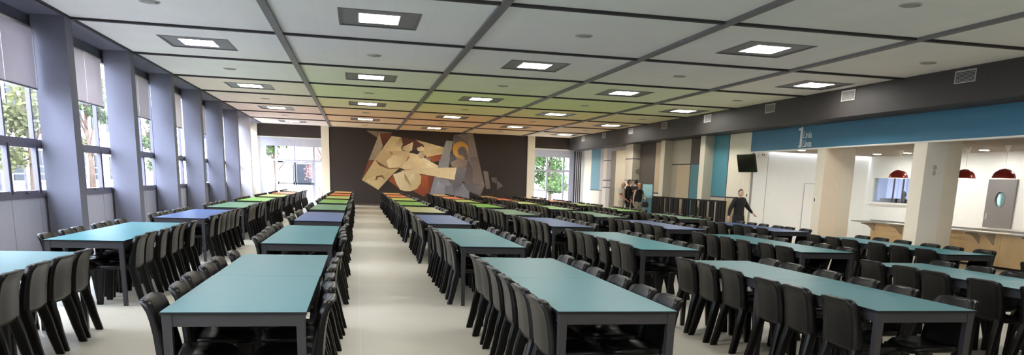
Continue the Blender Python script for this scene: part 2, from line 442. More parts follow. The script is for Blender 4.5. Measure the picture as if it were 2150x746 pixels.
# mural: painted facets on a thin board face
MURAL=[
([(0.5,3.9),(1.15,3.89),(1.89,3.9),(1.74,3.74),(1.37,3.21),(1.03,3.59)],(150,130,110),(92,80,70)),
([(1.18,3.79),(1.83,3.82),(1.71,3.62),(1.34,3.13)],(112,62,42),(95,50,36)),
([(1.18,3.82),(1.34,3.13),(1.02,2.41),(0.59,2.38)],(175,160,135),(140,125,105)),
([(0.59,2.38),(0.93,2.39),(0.24,1.36),(0.21,1.39)],(115,65,40),(100,55,36)),
([(2.29,3.65),(3.09,3.54),(3.5,3.25),(2.97,2.97),(2.4,3.15)],(80,45,35),(95,55,40)),
([(1.64,1.35),(1.87,1.65),(2.39,0.8),(2.15,0.97)],(150,80,45),(135,70,40)),
([(3.38,1.73),(4.06,1.64),(3.82,0.73),(3.5,0.55),(2.97,0.82)],(165,85,45),(120,62,36)),
([(3.73,1.72),(4.06,1.64),(3.82,0.73)],(125,62,36),(110,55,32)),
([(1.8,3.68),(2.31,3.64),(2.4,3.29),(2.28,2.97),(2.83,2.85),(2.68,2.48),(2.19,2.06),(1.64,2.01),(1.13,2.25),(0.93,2.44)],(208,188,142),(178,152,108)),
([(1.8,3.68),(2.0,3.24),(2.4,2.98),(1.71,2.89),(1.34,3.04)],(200,178,130),(218,200,155)),
([(2.29,3.65),(2.4,3.29),(2.25,3.11),(2.03,3.27)],(160,125,85),(205,185,140)),
([(2.4,3.15),(2.95,3.43),(2.89,3.0),(2.68,2.86),(2.37,3.0)],(190,165,125),(220,202,160)),
([(1.53,2.38),(1.88,2.67),(2.68,2.68),(2.51,2.36),(2.1,2.03),(1.64,2.04)],(222,208,165),(190,165,120)),
([(0.93,2.44),(1.13,2.19),(1.64,2.01),(2.28,2.09),(1.87,1.71),(1.08,0.84),(0.22,1.33)],(198,178,132),(168,148,104)),
([(0.43,1.31),(0.95,1.62),(1.47,1.63),(1.75,1.67),(1.08,0.84)],(205,186,140),(178,156,112)),
([(0.46,1.33),(0.92,1.38),(0.98,1.57),(1.31,1.63),(1.48,1.36),(1.25,1.54),(1.06,1.49),(1.03,1.36)],(120,92,58),(105,80,52)),
([(0.93,2.42),(1.64,1.99),(2.28,2.07),(2.23,2.0),(1.64,1.95),(1.13,2.14)],(110,80,50),(120,90,60)),
([(1.71,2.9),(1.95,2.78),(1.76,2.68)],(150,110,70),(180,150,105)),
([(2.68,2.65),(2.81,2.71),(2.73,2.47),(2.51,2.35)],(140,100,60),(175,140,95)),
([(1.87,1.68),(2.45,1.9),(3.2,1.87),(3.38,1.65),(3.35,1.27),(3.15,0.97),(2.82,0.82),(2.5,0.81),(2.24,0.89),(2.04,1.22)],(216,206,172),(190,170,125)),
([(2.39,1.84),(2.68,1.51),(2.97,1.8),(3.03,1.26),(2.79,0.99),(2.5,1.27)],(228,220,190),(185,165,120)),
([(2.45,1.81),(2.68,1.48),(2.91,1.02),(2.74,1.16),(2.5,1.44)],(150,125,85),(175,150,105)),
([(3.58,2.66),(4.49,2.89),(4.44,2.52),(4.02,2.42)],(165,85,45),(130,68,40)),
([(3.56,2.63),(3.85,2.61),(3.88,2.41),(3.67,2.49)],(140,145,155),(120,125,140)),
([(3.09,3.54),(3.56,3.45),(4.61,3.21),(5.02,3.09),(4.49,2.87),(3.67,2.66),(3.44,2.94),(3.53,3.25)],(190,165,118),(218,198,152)),
([(3.85,3.07),(4.61,3.21),(5.02,3.09),(3.73,2.69)],(200,176,128),(176,148,100)),
([(4.72,3.58),(5.09,3.56),(4.85,2.13),(4.29,2.14),(4.55,3.07)],(152,152,146),(122,126,132)),
([(4.35,2.54),(4.91,2.57),(4.84,2.13),(4.29,2.14)],(128,132,134),(140,142,142)),
([(5.13,3.89),(5.9,4.01),(6.17,4.03),(6.46,2.8),(6.87,1.24),(6.64,0.7),(6.0,1.27),(5.57,1.49),(5.21,2.17),(5.08,3.09)],(140,126,116),(98,90,96)),
([(5.31,3.9),(5.9,4.01),(5.94,3.56),(5.49,3.68)],(138,128,122),(120,110,108)),
([(5.13,3.89),(5.34,3.89),(5.91,3.56),(5.97,3.07),(5.14,3.49)],(100,92,92),(120,110,106)),
([(5.99,3.99),(6.17,4.03),(6.47,2.8),(6.04,2.76)],(136,126,116),(124,114,106)),
([(6.04,2.76),(6.47,2.8),(6.87,1.24),(6.21,1.37)],(108,96,94),(132,118,108)),
([(5.92,2.61),(6.2,2.1),(6.18,1.36),(5.69,1.44)],(88,82,84),(110,102,100)),
([(4.93,3.03),(5.2,2.81),(5.32,2.58),(5.0,2.46),(4.91,2.16)],(78,74,92),(100,96,108)),
([(4.09,1.64),(4.8,1.52),(5.21,1.48),(6.0,1.27),(6.01,0.51),(3.82,0.67)],(122,128,148),(150,150,165)),
([(4.29,1.45),(4.65,1.14),(4.56,0.67),(4.03,0.68)],(150,154,172),(128,132,150)),
([(4.65,1.14),(5.57,1.34),(6.0,0.8),(6.01,0.51),(4.68,0.64)],(105,110,130),(135,138,152)),
([(5.1,1.24),(5.66,1.38),(5.22,0.66),(5.1,0.71)],(90,94,110),(118,122,138)),
([(5.6,1.37),(6.84,1.24),(6.61,0.7),(5.94,0.92)],(92,92,108),(118,112,116)),
([(6.39,1.2),(6.84,1.23),(6.61,0.7)],(130,120,112),(112,104,102)),
([(5.21,2.17),(5.86,2.2),(5.66,1.43),(5.16,1.13),(4.8,1.49)],(122,116,126),(100,98,110)),
([(4.98,2.45),(5.38,2.64),(5.8,2.6),(5.92,2.38),(5.57,2.19),(5.03,2.2)],(152,134,118),(128,114,106)),
([(5.32,3.1),(5.55,3.28),(5.85,3.07),(5.92,2.61),(5.56,2.62)],(108,98,94),(90,84,84)),
([(5.65,2.73),(5.53,2.7),(5.41,2.7),(5.3,2.74),(5.2,2.81),(5.12,2.9),(5.08,3.01),(5.06,3.13),(5.08,3.25),(5.14,3.36),(5.22,3.45),(5.32,3.52),(5.43,3.56),(5.55,3.57),(5.67,3.54),(5.77,3.48),(5.85,3.39),(5.91,3.28),(5.93,3.17),(5.92,3.04),(5.88,2.93),(5.84,2.94),(5.86,3.02),(5.86,3.11),(5.83,3.18),(5.78,3.25),(5.71,3.29),(5.63,3.31),(5.55,3.3),(5.48,3.27),(5.41,3.22),(5.37,3.15),(5.34,3.07),(5.35,2.98),(5.38,2.91),(5.43,2.84),(5.5,2.8),(5.58,2.78)],(205,158,74),(186,140,62)),
([(5.32,2.84),(5.59,2.85),(5.8,2.66),(5.62,2.6),(5.41,2.69)],(190,150,90),(160,125,85)),
([(2.83,2.85),(3.21,2.78),(4.26,2.25),(4.29,2.11),(3.21,2.07),(2.51,1.96),(2.19,2.06),(2.68,2.48)],(208,188,148),(226,212,172)),
([(3.21,2.76),(3.79,2.44),(3.56,2.11),(2.86,2.06),(2.74,2.31)],(222,206,165),(200,176,130)),
([(3.67,2.26),(3.82,2.38),(4.29,2.23),(4.29,2.11),(4.03,2.1)],(232,222,190),(210,192,150)),
([(3.53,3.09),(3.51,3.04),(3.47,2.99),(3.41,2.95),(3.33,2.94),(3.26,2.95),(3.2,2.97),(3.16,3.02),(3.14,3.08),(3.16,3.13),(3.2,3.18),(3.26,3.22),(3.33,3.23),(3.41,3.22),(3.47,3.2),(3.51,3.15)],(222,206,166),(200,180,138)),
([(3.57,2.75),(3.55,2.68),(3.51,2.62),(3.45,2.58),(3.38,2.56),(3.31,2.57),(3.25,2.61),(3.21,2.67),(3.19,2.74),(3.21,2.81),(3.25,2.87),(3.31,2.91),(3.38,2.93),(3.45,2.92),(3.51,2.88),(3.55,2.82)],(172,150,120),(200,180,142)),
([(2.89,3.0),(3.38,3.22),(3.5,3.31),(3.29,3.41),(2.95,3.23)],(74,46,40),(95,60,48)),
([(2.25,1.89),(3.21,2.07),(5.3,2.18),(5.18,1.51),(3.38,1.76)],(196,172,128),(224,210,172)),
([(4.26,2.12),(5.3,2.18),(5.18,1.51),(4.2,1.62)],(214,194,150),(226,212,174)),
([(6.77,2.06),(7.04,2.02),(7.2,1.1),(6.94,1.07)],(126,116,106),(112,104,96)),
([(7.23,1.72),(7.54,1.7),(7.54,1.38),(7.27,1.49)],(98,90,84),(86,80,76)),
([(7.57,1.56),(7.91,1.27),(7.55,1.06)],(108,100,92),(90,84,78)),
]

cm = bpy.data.materials.new('mural_paint'); cm.use_nodes = True
nt = cm.node_tree; at = nt.nodes.new('ShaderNodeAttribute'); at.attribute_name = 'Col'
nz = nt.nodes.new('ShaderNodeTexNoise'); nz.inputs['Scale'].default_value = 5; nz.inputs['Detail'].default_value = 6
tc = nt.nodes.new('ShaderNodeTexCoord'); rp = nt.nodes.new('ShaderNodeValToRGB')
rp.color_ramp.elements[0].color = (0.82, 0.80, 0.78, 1); rp.color_ramp.elements[1].color = (1.1, 1.1, 1.1, 1)
mx = nt.nodes.new('ShaderNodeMix'); mx.data_type = 'RGBA'; mx.blend_type = 'MULTIPLY'; mx.inputs[0].default_value = 1
nt.links.new(tc.outputs['Object'], nz.inputs['Vector']); nt.links.new(nz.outputs['Fac'], rp.inputs['Fac'])
nt.links.new(at.outputs['Color'], mx.inputs[6]); nt.links.new(rp.outputs['Color'], mx.inputs[7])
nt.links.new(mx.outputs[2], nt.nodes['Principled BSDF'].inputs['Base Color']); nt.nodes['Principled BSDF'].inputs['Roughness'].default_value = 0.7
V = []; F = []; CC = []
for li, (pts, ca, cb) in enumerate(MURAL):
    y = YB-0.002-0.0006*li; b0 = len(V)
    p0 = Vector(pts[0]); far = max(pts, key=lambda q: (Vector(q)-p0).length); d = Vector(far)-p0
    for q in pts:
        V.append((q[0], y, q[1])); tt = max(0, min(1, (Vector(q)-p0).dot(d)/d.length_squared))
        a, c2 = lin(ca), lin(cb); cc = [a[i]*(1-tt)+c2[i]*tt for i in range(3)]; g_ = sum(cc)/3
        if cc[2] > cc[0]: cc = [q*0.55+g_*0.45*w_ for q, w_ in zip(cc, (1.03, 1.0, 0.97))]
        CC.append([MURG*q for q in cc])
    idx = tuple(range(b0, len(V)))
    area = sum(pts[i][0]*pts[(i+1) % len(pts)][1]-pts[(i+1) % len(pts)][0]*pts[i][1] for i in range(len(pts)))
    F.append(idx if area > 0 else tuple(reversed(idx)))
me = bpy.data.meshes.new('mural'); me.from_pydata(V, [], F); me.materials.append(cm)
ca_ = me.color_attributes.new('Col', 'FLOAT_COLOR', 'POINT')
for i, c in enumerate(CC): ca_.data[i].color = (*c, 1)
mo = bpy.data.objects.new('mural', me); COL.objects.link(mo)
tag(mo, 'large faceted cubist-style mural in cream, brown and slate on the charcoal far wall', 'mural')

M_cream4 = mat('pale_stone_panel', (242, 239, 228), 0.6, var=0.01)
# near wall behind the camera
b = MB(); b.box(-5.6, 18.6, YN-0.2, YN, 0, H+0.2, M_cream); struct(b.obj('wall_near'))
M_blue2 = mat('sea_blue_cladding', (74, 138, 152), 0.5, var=0.02)
M_teal2 = mat('pale_teal_door', (166, 220, 226), 0.45)
M_cream3 = mat('warm_beige_panel', (244, 228, 204), 0.6, var=0.015)
M_glass2 = glass('office_glass', (0.86, 0.92, 1.0), 0.12)
M_porth = glass('porthole_glass', (0.55, 0.85, 0.75), 0.3)
# ------------------------------------------------------------------ right: bulkhead, cladding, pilasters
b = MB()
b.box(XR, 12.9, YN, YB, 3.36, H+0.2, M_beam)
struct(b.obj('trim_7'))
t0 = None
for k, y in enumerate([10.3, 14.45, 18.43, 22.35, 26.75, 30.85, 34.9, 38.95, 42.7]):
    lab = 'white-rimmed ventilation grille on the dark bulkhead, ' + ORD[max(0, k-1)] + ' from the right of the picture'
    if k == 0: lab = 'white-rimmed ventilation grille on the bulkhead nearest the camera, beyond the right edge'
    if t0 is None:
        t0 = thing('vent_grille', lab, 'vent', (XR, y, 3.85), 0, 'bulkhead vents')
        f = MB(); w, h = 0.29, 0.12
        f.box(-0.014, 0, -w, w, h-0.018, h, M_grille); f.box(-0.014, 0, -w, w, -h, -h+0.018, M_grille)
        f.box(-0.014, 0, -w, -w+0.018, -h+0.018, h-0.018, M_grille); f.box(-0.014, 0, w-0.018, w, -h+0.018, h-0.018, M_grille)
        f.obj('frame', t0)
        f = MB(); f.box(-0.003, 0, -w+0.018, w-0.018, -h+0.018, h-0.018, M_edge); f.obj('backing', t0)
        f = MB()
        for q in range(8):
            z = -h+0.032+0.0255*q; f.hexa([(-0.012, -w+.018, z-.004), (-0.012, w-.018, z-.004), (-0.004, w-.018, z+.004), (-0.004, -w+.018, z+.004)], [(-0.012, -w+.018, z), (-0.012, w-.018, z), (-0.004, w-.018, z+.008), (-0.004, -w+.018, z+.008)], M_grille)
        f.obj('slats', t0)
    else: dup(t0, (XR, y, 3.85), 0, lab)

b = MB()   # cladding wall, panel by panel
def pan(y0, y1, z0, z1, m, x=XC): b.box(x, x+0.05, y0+0.006, y1-0.006, z0+0.004, z1-0.004, m)
Z = 3.36
b.box(XC+0.05, XC+0.3, 24.9, 37.85, 0, Z, M_seam); b.box(XC+0.05, XC+0.3, 40.33, YB, 0, Z, M_seam); b.box(XC+0.05, XC+0.3, 37.85, 40.33, 3.2, Z, M_seam)
pan(45.2, YB, 0, Z, M_white); pan(43.8, 45.2, 0, Z, M_cream)
pan(42.07, 43.8, 1.25, Z, M_teal); pan(42.07, 43.8, 0, 1.22, M_cream)
pan(41.53, 42.07, 1.25, Z, M_lav); pan(41.53, 42.07, 0, 1.22, M_lav)
for z0, z1 in ((0, 1.38), (1.42, 1.74), (1.78, 2.72), (2.76, Z)):
    pan(40.9, 41.53, z0, z1, M_cream); pan(40.33, 40.9, z0, z1, M_lav)
    pan(35.95, 37.85, z0, z1, M_lav)
b.box(XC+0.008, XC+0.05, 40.33, 41.5, 1.38, 1.42, M_purple); b.box(XC+0.008, XC+0.05, 40.33, 41.5, 1.74, 1.78, M_purple); b.box(XC+0.008, XC+0.05, 40.33, 41.5, 2.72, 2.76, M_purple)
pan(37.85, 40.33, 3.2, Z, M_lav)
pan(33.85, 35.9, 1.63, Z, M_umber); pan(35.2, 35.9, 0, 1.63, M_umber)
pan(33.2, 33.8, 1.28, Z, M_cream2); pan(33.2, 33.8, 0, 1.24, M_cream)
b.box(XC-0.002, XC+0.05, 33.3, 33.8, 1.235, 1.285, M_purple)
pan(29.9, 33.2, 2.44, Z, M_greige); pan(29.9, 31.3, 0, 2.40, M_cream2); pan(31.3, 33.2, 0, 2.40, M_greige)
b.box(XC-0.002, XC+0.05, 29.1, 32.75, 2.40, 2.44, M_purple)
pan(28.0, 29.9, 2.44, Z, M_umber); pan(28.0, 29.9, 0, 2.40, M_teal)
pan(26.62, 28.0, 1.28, Z, M_blue2); pan(26.62, 28.0, 0, 1.24, M_greige)
b.box(XC-0.002, XC+0.05, 25.05, 28.0, 1.24, 1.28, M_purple); b.box(XC-0.004, XC+0.05, 26.57, 26.62, 0, Z, M_purple); b.box(XC-0.004, XC+0.05, 29.87, 29.92, 0, Z, M_purple); b.box(XC-0.004, XC+0.05, 33.8, 33.85, 0, Z, M_purple)
pan(25.5, 26.57, 1.28, Z, M_cream); pan(25.5, 26.57, 0, 1.24, M_cream2)
pan(24.9, 25.5, 0, Z, M_cream)
struct(b.obj('wall_right'))
b = MB()   # lit alcove in the cladding
b.box(XC+0.3, XC+1.6, 37.6, 37.85, 0, 3.2, M_cream); b.box(XC+0.3, XC+1.6, 40.33, 40.6, 0, 3.2, M_cream)
b.box(XC+1.5, XC+1.6, 37.85, 40.33, 0, 3.2, M_cream); b.box(XC+0.3, XC+1.6, 37.85, 40.33, 3.2, 3.3, M_cream)
for z in (1.40, 1.76, 2.74): b.box(XC+1.492, XC+1.5, 37.85, 40.33, z-0.02, z+0.02, M_purple)
struct(b.obj('wall_alcove'))
t = thing('unseen_alcove_light', 'unseen added downlight in the cream alcove of the right wall', 'ceiling light', (XC+0.8, 39.1, 3.2))  # lamp out of view, added to brighten the alcove from inside
f = MB(); f.lathe([(0.13, 0), (0.12, -0.012), (0.1, -0.012)], M_lwhite, n=20); f.obj('rim', t)
f = MB(); f.lathe([(0.095, -0.013), (0.01, -0.014)], M_down, n=20); f.obj('lens', t)
for k, (y0, y1) in enumerate(((35.8, 36.8), (31.83, 32.27), (27.85, 28.25))):
    c = MB(); c.box(XC-0.35, XC+0.05, y0, y1, 0, Z-0.002, M_cream)
    c.box(XC-0.342, XC+0.05, y0-0.004, y0, 0, Z-0.002, M_greige)
    if k == 0: c.box(XC-0.352, XC, y0-0.006, y1, 2.70, 2.74, M_purple); c.box(XC-0.352, XC, y0-0.006, y1, 1.76, 1.79, M_purple)
    struct(c.obj('trim_%d' % (30+k)))
# teal two-part door in the cladding
t = thing('teal_door', 'pale teal door panel in the umber cladding behind the standing group', 'door', (XC, 34.5, 0))
f = MB(); f.box(-0.03, 0.045, -0.62, 0.62, 1.06, 1.62, M_teal2); f.obj('upper_leaf', t)
f = MB(); f.box(-0.03, 0.045, -0.62, 0.62, 0.005, 1.04, M_teal); f.obj('lower_leaf', t)
f = MB(); f.box(-0.045, 0.04, -0.62, 0.62, 1.03, 1.065, M_steel); f.obj('ledge', t)
f = MB(); f.tube([(-0.03, -0.52, 1.12), (-0.09, -0.52, 1.12), (-0.09, -0.40, 1.12)], 0.014, M_steel); f.obj('handle', t)

# slatted railing in front of the cladding
t = thing('slatted_railing', 'dark slatted railing before the coloured wall panels, right of the standing group', 'railing', (11.9, 25.5, 0))
f = MB(); f.box(-0.03, 0.03, 0, 6.9, 1.10, 1.15, M_edge); f.obj('top_rail', t)
f = MB(); f.box(-0.025, 0.025, 0, 6.9, 0.06, 0.11, M_edge); f.obj('bottom_rail', t)
f = MB(); f.box(-0.03, 0.03, -0.03, 0.03, 0, 1.15, M_edge); f.obj('post', t)
f = MB(); f.box(-0.03, 0.03, 6.87, 6.93, 0, 1.15, M_edge); f.obj('post', t)
# slat positions as fractions along the run (0 = right end in the photo)
gaps = [(0.032, 0.037), (0.062, 0.069), (0.098, 0.124), (0.152, 0.159), (0.179, 0.215), (0.236, 0.247), (0.277, 0.289), (0.305, 0.346), (0.415, 0.443), (0.476, 0.483), (0.5, 0.509), (0.542, 0.592), (0.66, 0.669), (0.714, 0.741), (0.787, 0.822), (0.871, 0.888), (0.93, 0.935)]
p = 0.0
for a, c in gaps + [(1.0, 1.0)]:
    if a-p > 0.002:
        f = MB(); f.box(-0.02, 0.02, p*6.9+0.01, a*6.9, 0.11, 1.10, M_edge if a < 0.95 else M_edge); f.obj('slat', t)
    p = c

# ------------------------------------------------------------------ serving area
b = MB()
b.box(12.52, 16.9, 24.87, 24.97, 0, 2.9, M_white)
for x in (13.0, 14.95): b.box(x-0.008, x+0.008, 24.866, 24.87, 0, 2.76, M_seam)
struct(b.obj('wall_serving_side'))
b = MB()
b.box(16.7, 16.9, 24.5, 24.97, 0, 2.9, M_white); b.box(16.7, 16.9, YN, 22.1, 0, 2.9, M_white)
b.box(16.7, 16.9, 22.1, 24.5, 0, 1.28, M_white); b.box(16.7, 16.9, 22.1, 24.5, 2.09, 2.9, M_white)
struct(b.obj('wall_serving_back'))
b = MB(); b.box(12.5, 16.9, YN, 24.8, 2.76, 2.88, M_sceil); struct(b.obj('ceiling_serving'))
w = MB()
w.box(16.66, 16.72, 22.1, 24.5, 2.06, 2.11, M_lwhite); w.box(16.64, 16.72, 22.05, 24.55, 1.24, 1.29, M_lwhite)
w.box(16.66, 16.72, 22.07, 22.12, 1.28, 2.1, M_lwhite); w.box(16.66, 16.72, 24.45, 24.51, 1.28, 2.1, M_lwhite)
w.box(16.67, 16.71, 23.36, 23.40, 1.28, 2.08, M_frame); w.box(16.67, 16.71, 22.9, 22.94, 1.28, 2.08, M_frame)
wo = struct(w.obj('window_30'))
g = MB(); g.box(16.76, 16.765, 22.1, 24.5, 1.28, 2.09, M_glass2); g.obj('glass', wo)
# room beyond the serving window
b = MB()
b.box(16.9, 18.6, 21.3, 21.4, 0, 2.6, M_span); b.box(16.9, 18.6, 26.3, 26.4, 0, 2.6, M_span); b.box(18.5, 18.6, 21.4, 26.3, 0, 2.6, M_span); b.box(16.9, 18.6, 21.3, 26.4, 2.6, 2.7, M_white)
struct(b.obj('wall_kitchen'))
t = thing('kitchen_ceiling_lamp', 'flat white lamp in the kitchen beyond the serving window', 'ceiling light', (17.7, 23.9, 2.6))
f = MB(); f.box(-0.25, 0.25, -0.6, 0.6, -0.04, 0, M_lwhite); f.obj('housing', t)
f = MB(); f.box(-0.22, 0.22, -0.57, 0.57, -0.045, -0.04, emat('kitchen_lamp_glow', (0.9, 0.97, 1.0), 6)); f.obj('diffuser', t)
t = thing('kitchen_appliance', 'low dark appliance seen through the serving window, left of the silhouetted person', 'appliance', (17.5, 24.9, 0))
f = MB(); f.box(-0.3, 0.3, -0.75, 0.55, 0, 1.34, M_leg); f.obj('body', t)
f = MB(); f.box(-0.28, 0.28, -0.7, -0.1, 1.34, 1.42, M_edge); f.obj('lid', t)
# service door with porthole in the back wall
t = thing('service_door', 'grey service door with an oval porthole behind the serving counter', 'door', (16.645, 18.76, 0))
f = MB()
R = [(0.17*sin(2*PI*k/20), 0.20*cos(2*PI*k/20)+1.52) for k in range(20)]
f.box(0.0, 0.05, -0.5, 0.5, 0.005, 1.2, M_greydoor); f.box(0.0, 0.05, -0.5, 0.5, 1.84, 2.04, M_greydoor)
def ringpanel(mb, x0, x1, m):
    n = 40
    inn = [(0.17*sin(2*PI*k/n), 0.20*cos(2*PI*k/n)+1.52) for k in range(n)]
    out = []
    ca_ = math.atan2(0.5, 0.32); A_ = sorted([2*PI*k/n for k in range(n)] + [ca_, PI-ca_, PI+ca_, 2*PI-ca_]); n = len(A_)
    inn = [(0.17*sin(q), 0.20*cos(q)+1.52) for q in A_]
    for k in range(n):
        dx, dz = sin(A_[k]), cos(A_[k]); s_ = min(0.5/max(abs(dx), 1e-6), 0.32/max(abs(dz), 1e-6)); out.append((dx*s_, dz*s_+1.52))
    for k in range(n):
        j = (k+1) % n
        mb.hexa([(x0, inn[k][0], inn[k][1]), (x0, inn[j][0], inn[j][1]), (x0, out[j][0], out[j][1]), (x0, out[k][0], out[k][1])],
                [(x1, inn[k][0], inn[k][1]), (x1, inn[j][0], inn[j][1]), (x1, out[j][0], out[j][1]), (x1, out[k][0], out[k][1])], m)
ringpanel(f, 0.0, 0.05, M_greydoor); f.obj('leaf', t)
f = MB(); f.hexa([(0.02, y, z) for y, z in [(0.17*sin(2*PI*k/24), 0.20*cos(2*PI*k/24)+1.52) for k in range(24)]], [(0.03, y, z) for y, z in [(0.17*sin(2*PI*k/24), 0.20*cos(2*PI*k/24)+1.52) for k in range(24)]], M_porth); f.obj('porthole_glass', t)
f = MB(); pts = [(-0.005, 0.175*sin(2*PI*k/24), 0.205*cos(2*PI*k/24)+1.52) for k in range(25)]; f.tube(pts, 0.010, M_greydoor, 6); f.obj('porthole_rim', t)
f = MB(); f.box(-0.012, 0, 0.36, 0.44, 0.98, 1.14, M_steel); f.obj('push_plate', t)

# fascia with lettering
t = thing('fascia_board', 'long blue fascia above the serving counter with white 1 Línia Línea lettering', 'sign board', (12.35, 24.87, 0))
f = MB(); f.box(0, 0.14, -27.0, 0, 2.74, 3.355, M_blue); f.obj('panel', t)
f = MB(); f.box(0.0, 0.16, -27.0, 0, 2.705, 2.738, M_lwhite); f.obj('edge_trim', t)
def text(s, size, y, z, xs=1.0, nm='lettering'):
    cu = bpy.data.curves.new(nm, 'FONT'); cu.body = s; cu.size = size; cu.extrude = 0.004
    o = bpy.data.objects.new('tmp', cu); COL.objects.link(o)
    bpy.context.view_layer.update()
    me = bpy.data.meshes.new_from_object(o.evaluated_get(bpy.context.evaluated_depsgraph_get()))
    bpy.data.objects.remove(o)
    me.materials.clear(); me.materials.append(M_letter)
    for v in me.vertices:      # text plane -> fascia plane, reading towards the camera (-y)
        x, yy, zz = v.co; v.co = (-0.005-zz, y-x*xs, z+yy)
    me.flip_normals() if False else None
    o = bpy.data.objects.new(nm, me); COL.objects.link(o); o.parent = t
    return o
text('Línia', 0.27, -3.20, 3.02, 0.92); text('Línea', 0.27, -3.20, 2.78, 0.84)
f = MB(); f.box(-0.009, 0, -3.16, -3.04, 2.77, 3.33, M_letter); f.box(-0.009, 0, -3.04, -2.93, 3.24, 3.31, M_letter); f.box(-0.009, 0, -3.04, -2.98, 2.77, 2.83, M_letter); f.obj('numeral', t)

# the two big pillars of the serving front
for k, (y0, y1) in enumerate(((20.44, 20.85), (16.31, 16.76), (12.1, 12.5))):
    c = MB(); c.box(12.362, 13.28, y0, y1, 0, 2.703, M_cream)
    c.box(12.366, 12.895, y0-0.004, y0, 0, 2.703, M_cream4 if k else M_cream3); c.box(12.905, 13.28, y0-0.004, y0, 0, 2.703, M_cream)
    c.box(12.45, 13.28, y0, y1, 2.703, 2.76, M_cream)
    struct(c.obj('trim_%d' % (40+k)))

# counter with tray slide
t = thing('serving_counter', 'oak-fronted serving counter with a steel tray slide, beyond the beige pillars', 'counter', (13.85, 20.2, 0))
f = MB()
for k in range(6):
    f.box(0, 0.75, -1.6*(k+1)+0.004, -1.6*k-0.004, 0.06, 0.82, M_wood)
f.box(0.03, 0.72, -9.6, -0.02, 0, 0.06, M_edge); f.obj('body', t)
f = MB(); f.box(-0.04, 0.8, -9.62, 0.03, 0.82, 0.86, M_steel); f.obj('worktop', t)
for k in range(4):
    x = -0.42+0.115*k; f = MB(); f.tube([(x, -9.6, 0.80), (x, 0.28, 0.80)], 0.019, M_steel, 8); f.obj('tray_rail', t)
f = MB(); f.box(-0.45, -0.03, 0.27, 0.29, 0.785, 0.815, M_steel); f.obj('rail_end', t)
for y in (-0.15, -1.35, -2.95, -4.15, -4.6, -5.8, -7.2):
    f = MB()
    pr = [(0, 0.77), (-0.42, 0.77), (-0.42, 0.745), (-0.30, 0.725), (-0.18, 0.68), (-0.08, 0.60), (0, 0.52)]
    f.hexa([(x, y-0.02, z) for x, z in pr], [(x, y+0.02, z) for x, z in pr], M_steel); f.obj('bracket', t)

# pendant lamps
p0 = None
PL = ['leftmost of the pendant row, left of the second beige pillar', 'peeking past the right edge of the second beige pillar', 'in front of the grey service door']
for k, y in enumerate((20.45, 17.85, 16.55)):
    lab = 'dark red dome pendant lamp, ' + PL[k]
    if p0 is None:
        p0 = thing('pendant_lamp', lab, 'lamp', (14.7, y, 2.0), 0, 'red pendant lamps')
        f = MB()
        prof = [(0.255*sin(a), 0.225*cos(a)) for a in [PI/2*(k/8) for k in range(8, 0, -1)]] + [(0.02, 0.228)]
        inner = [(r-0.012 if r > 0.03 else r, z-0.008 if z > 0.01 else z) for r, z in prof]
        f.loft([[(r*cos(2*PI*q/28), r*sin(2*PI*q/28), z) for q in range(28)] for r, z in prof], M_red, cap=False)
        f.loft([[(r*cos(-2*PI*q/28), r*sin(-2*PI*q/28), z) for q in range(28)] for r, z in inner], M_lwhite, cap=False)
        f.obj('shade', p0)
        f = MB(); f.lathe([(0.03, 0.19), (0.035, 0.14), (0.06, 0.10), (0.062, 0.07), (0.04, 0.035), (0.005, 0.03)], M_bulb, n=16); f.obj('bulb', p0)
        f = MB(); f.tube([(0, 0, 0.22), (0, 0, 0.66)], 0.007, M_lwhite, 6); f.obj('cord', p0)
        f = MB(); f.lathe([(0.012, 0.60), (0.07, 0.75), (0.07, 0.76)], M_lwhite, n=16); f.obj('ceiling_cone', p0)
    else: dup(p0, (14.7, y, 2.0), 0, lab)
d0 = None
DL = ['above the white side wall under the lettering', 'left of the two behind the middle opening', 'right of the two behind the middle opening', 'above the grey service door', 'hidden above the second pillar', 'beyond the right picture edge']
for k, (x, y) in enumerate(((13.0, 22.85), (15.65, 22.95), (15.7, 21.55), (15.8, 18.6), (15.7, 20.1), (15.7, 16.6))):
    lab = 'round ceiling downlight ' + DL[k]
    if d0 is None:
        d0 = thing('downlight', lab, 'ceiling light', (x, y, 2.76), 0, 'serving downlights')
        f = MB(); f.lathe([(0.14, 0), (0.135, -0.012), (0.115, -0.014)], M_lwhite, n=24); f.obj('rim', d0)
        f = MB(); f.lathe([(0.112, -0.0145), (0.01, -0.02)], M_down, n=24); f.obj('lens', d0)
    else: dup(d0, (x, y, 2.76), 0, lab)

# small things on the right-hand walls
def plate(name, lab, cat, loc, w, h, m1, m2):
    t = thing(name, lab, cat, loc)
    f = MB(); f.box(-0.02, 0, -w/2, w/2, -h/2, h/2, m1); f.obj('housing', t)
    f = MB(); f.box(-0.026, -0.02, -w*0.3, w*0.3, -h*0.34, h*0.34, m2); f.obj('display', t)
plate('wall_controller', 'small black-and-white wall controller on the cream wall under the television', 'controller', (XC, 24.95, 1.36), 0.10, 0.13, M_lwhite, M_edge)
plate('wall_controller', 'small black wall controller on the first beige pillar', 'controller', (12.362, 20.72, 1.33), 0.07, 0.13, M_lwhite, M_edge)
t = thing('wall_emblem', 'small pale badge high on the second beige pillar', 'badge', (12.62, 16.306, 2.12))
f = MB(); f.lathe([(0.055, 0), (0.05, 0.012), (0.03, 0.014)], M_greige, n=16); o = f.obj('disc', t); o.rotation_euler = (PI/2, 0, 0); o.location = (0, 0, 0.05)
f = MB(); f.box(-0.035, 0.035, -0.012, 0, -0.12, -0.02, M_greige); f.obj('plate', t)
t = thing('wall_sounder', 'small pale alarm sounder on the striped pilaster above the group', 'alarm', (12.25, 35.79, 2.25))
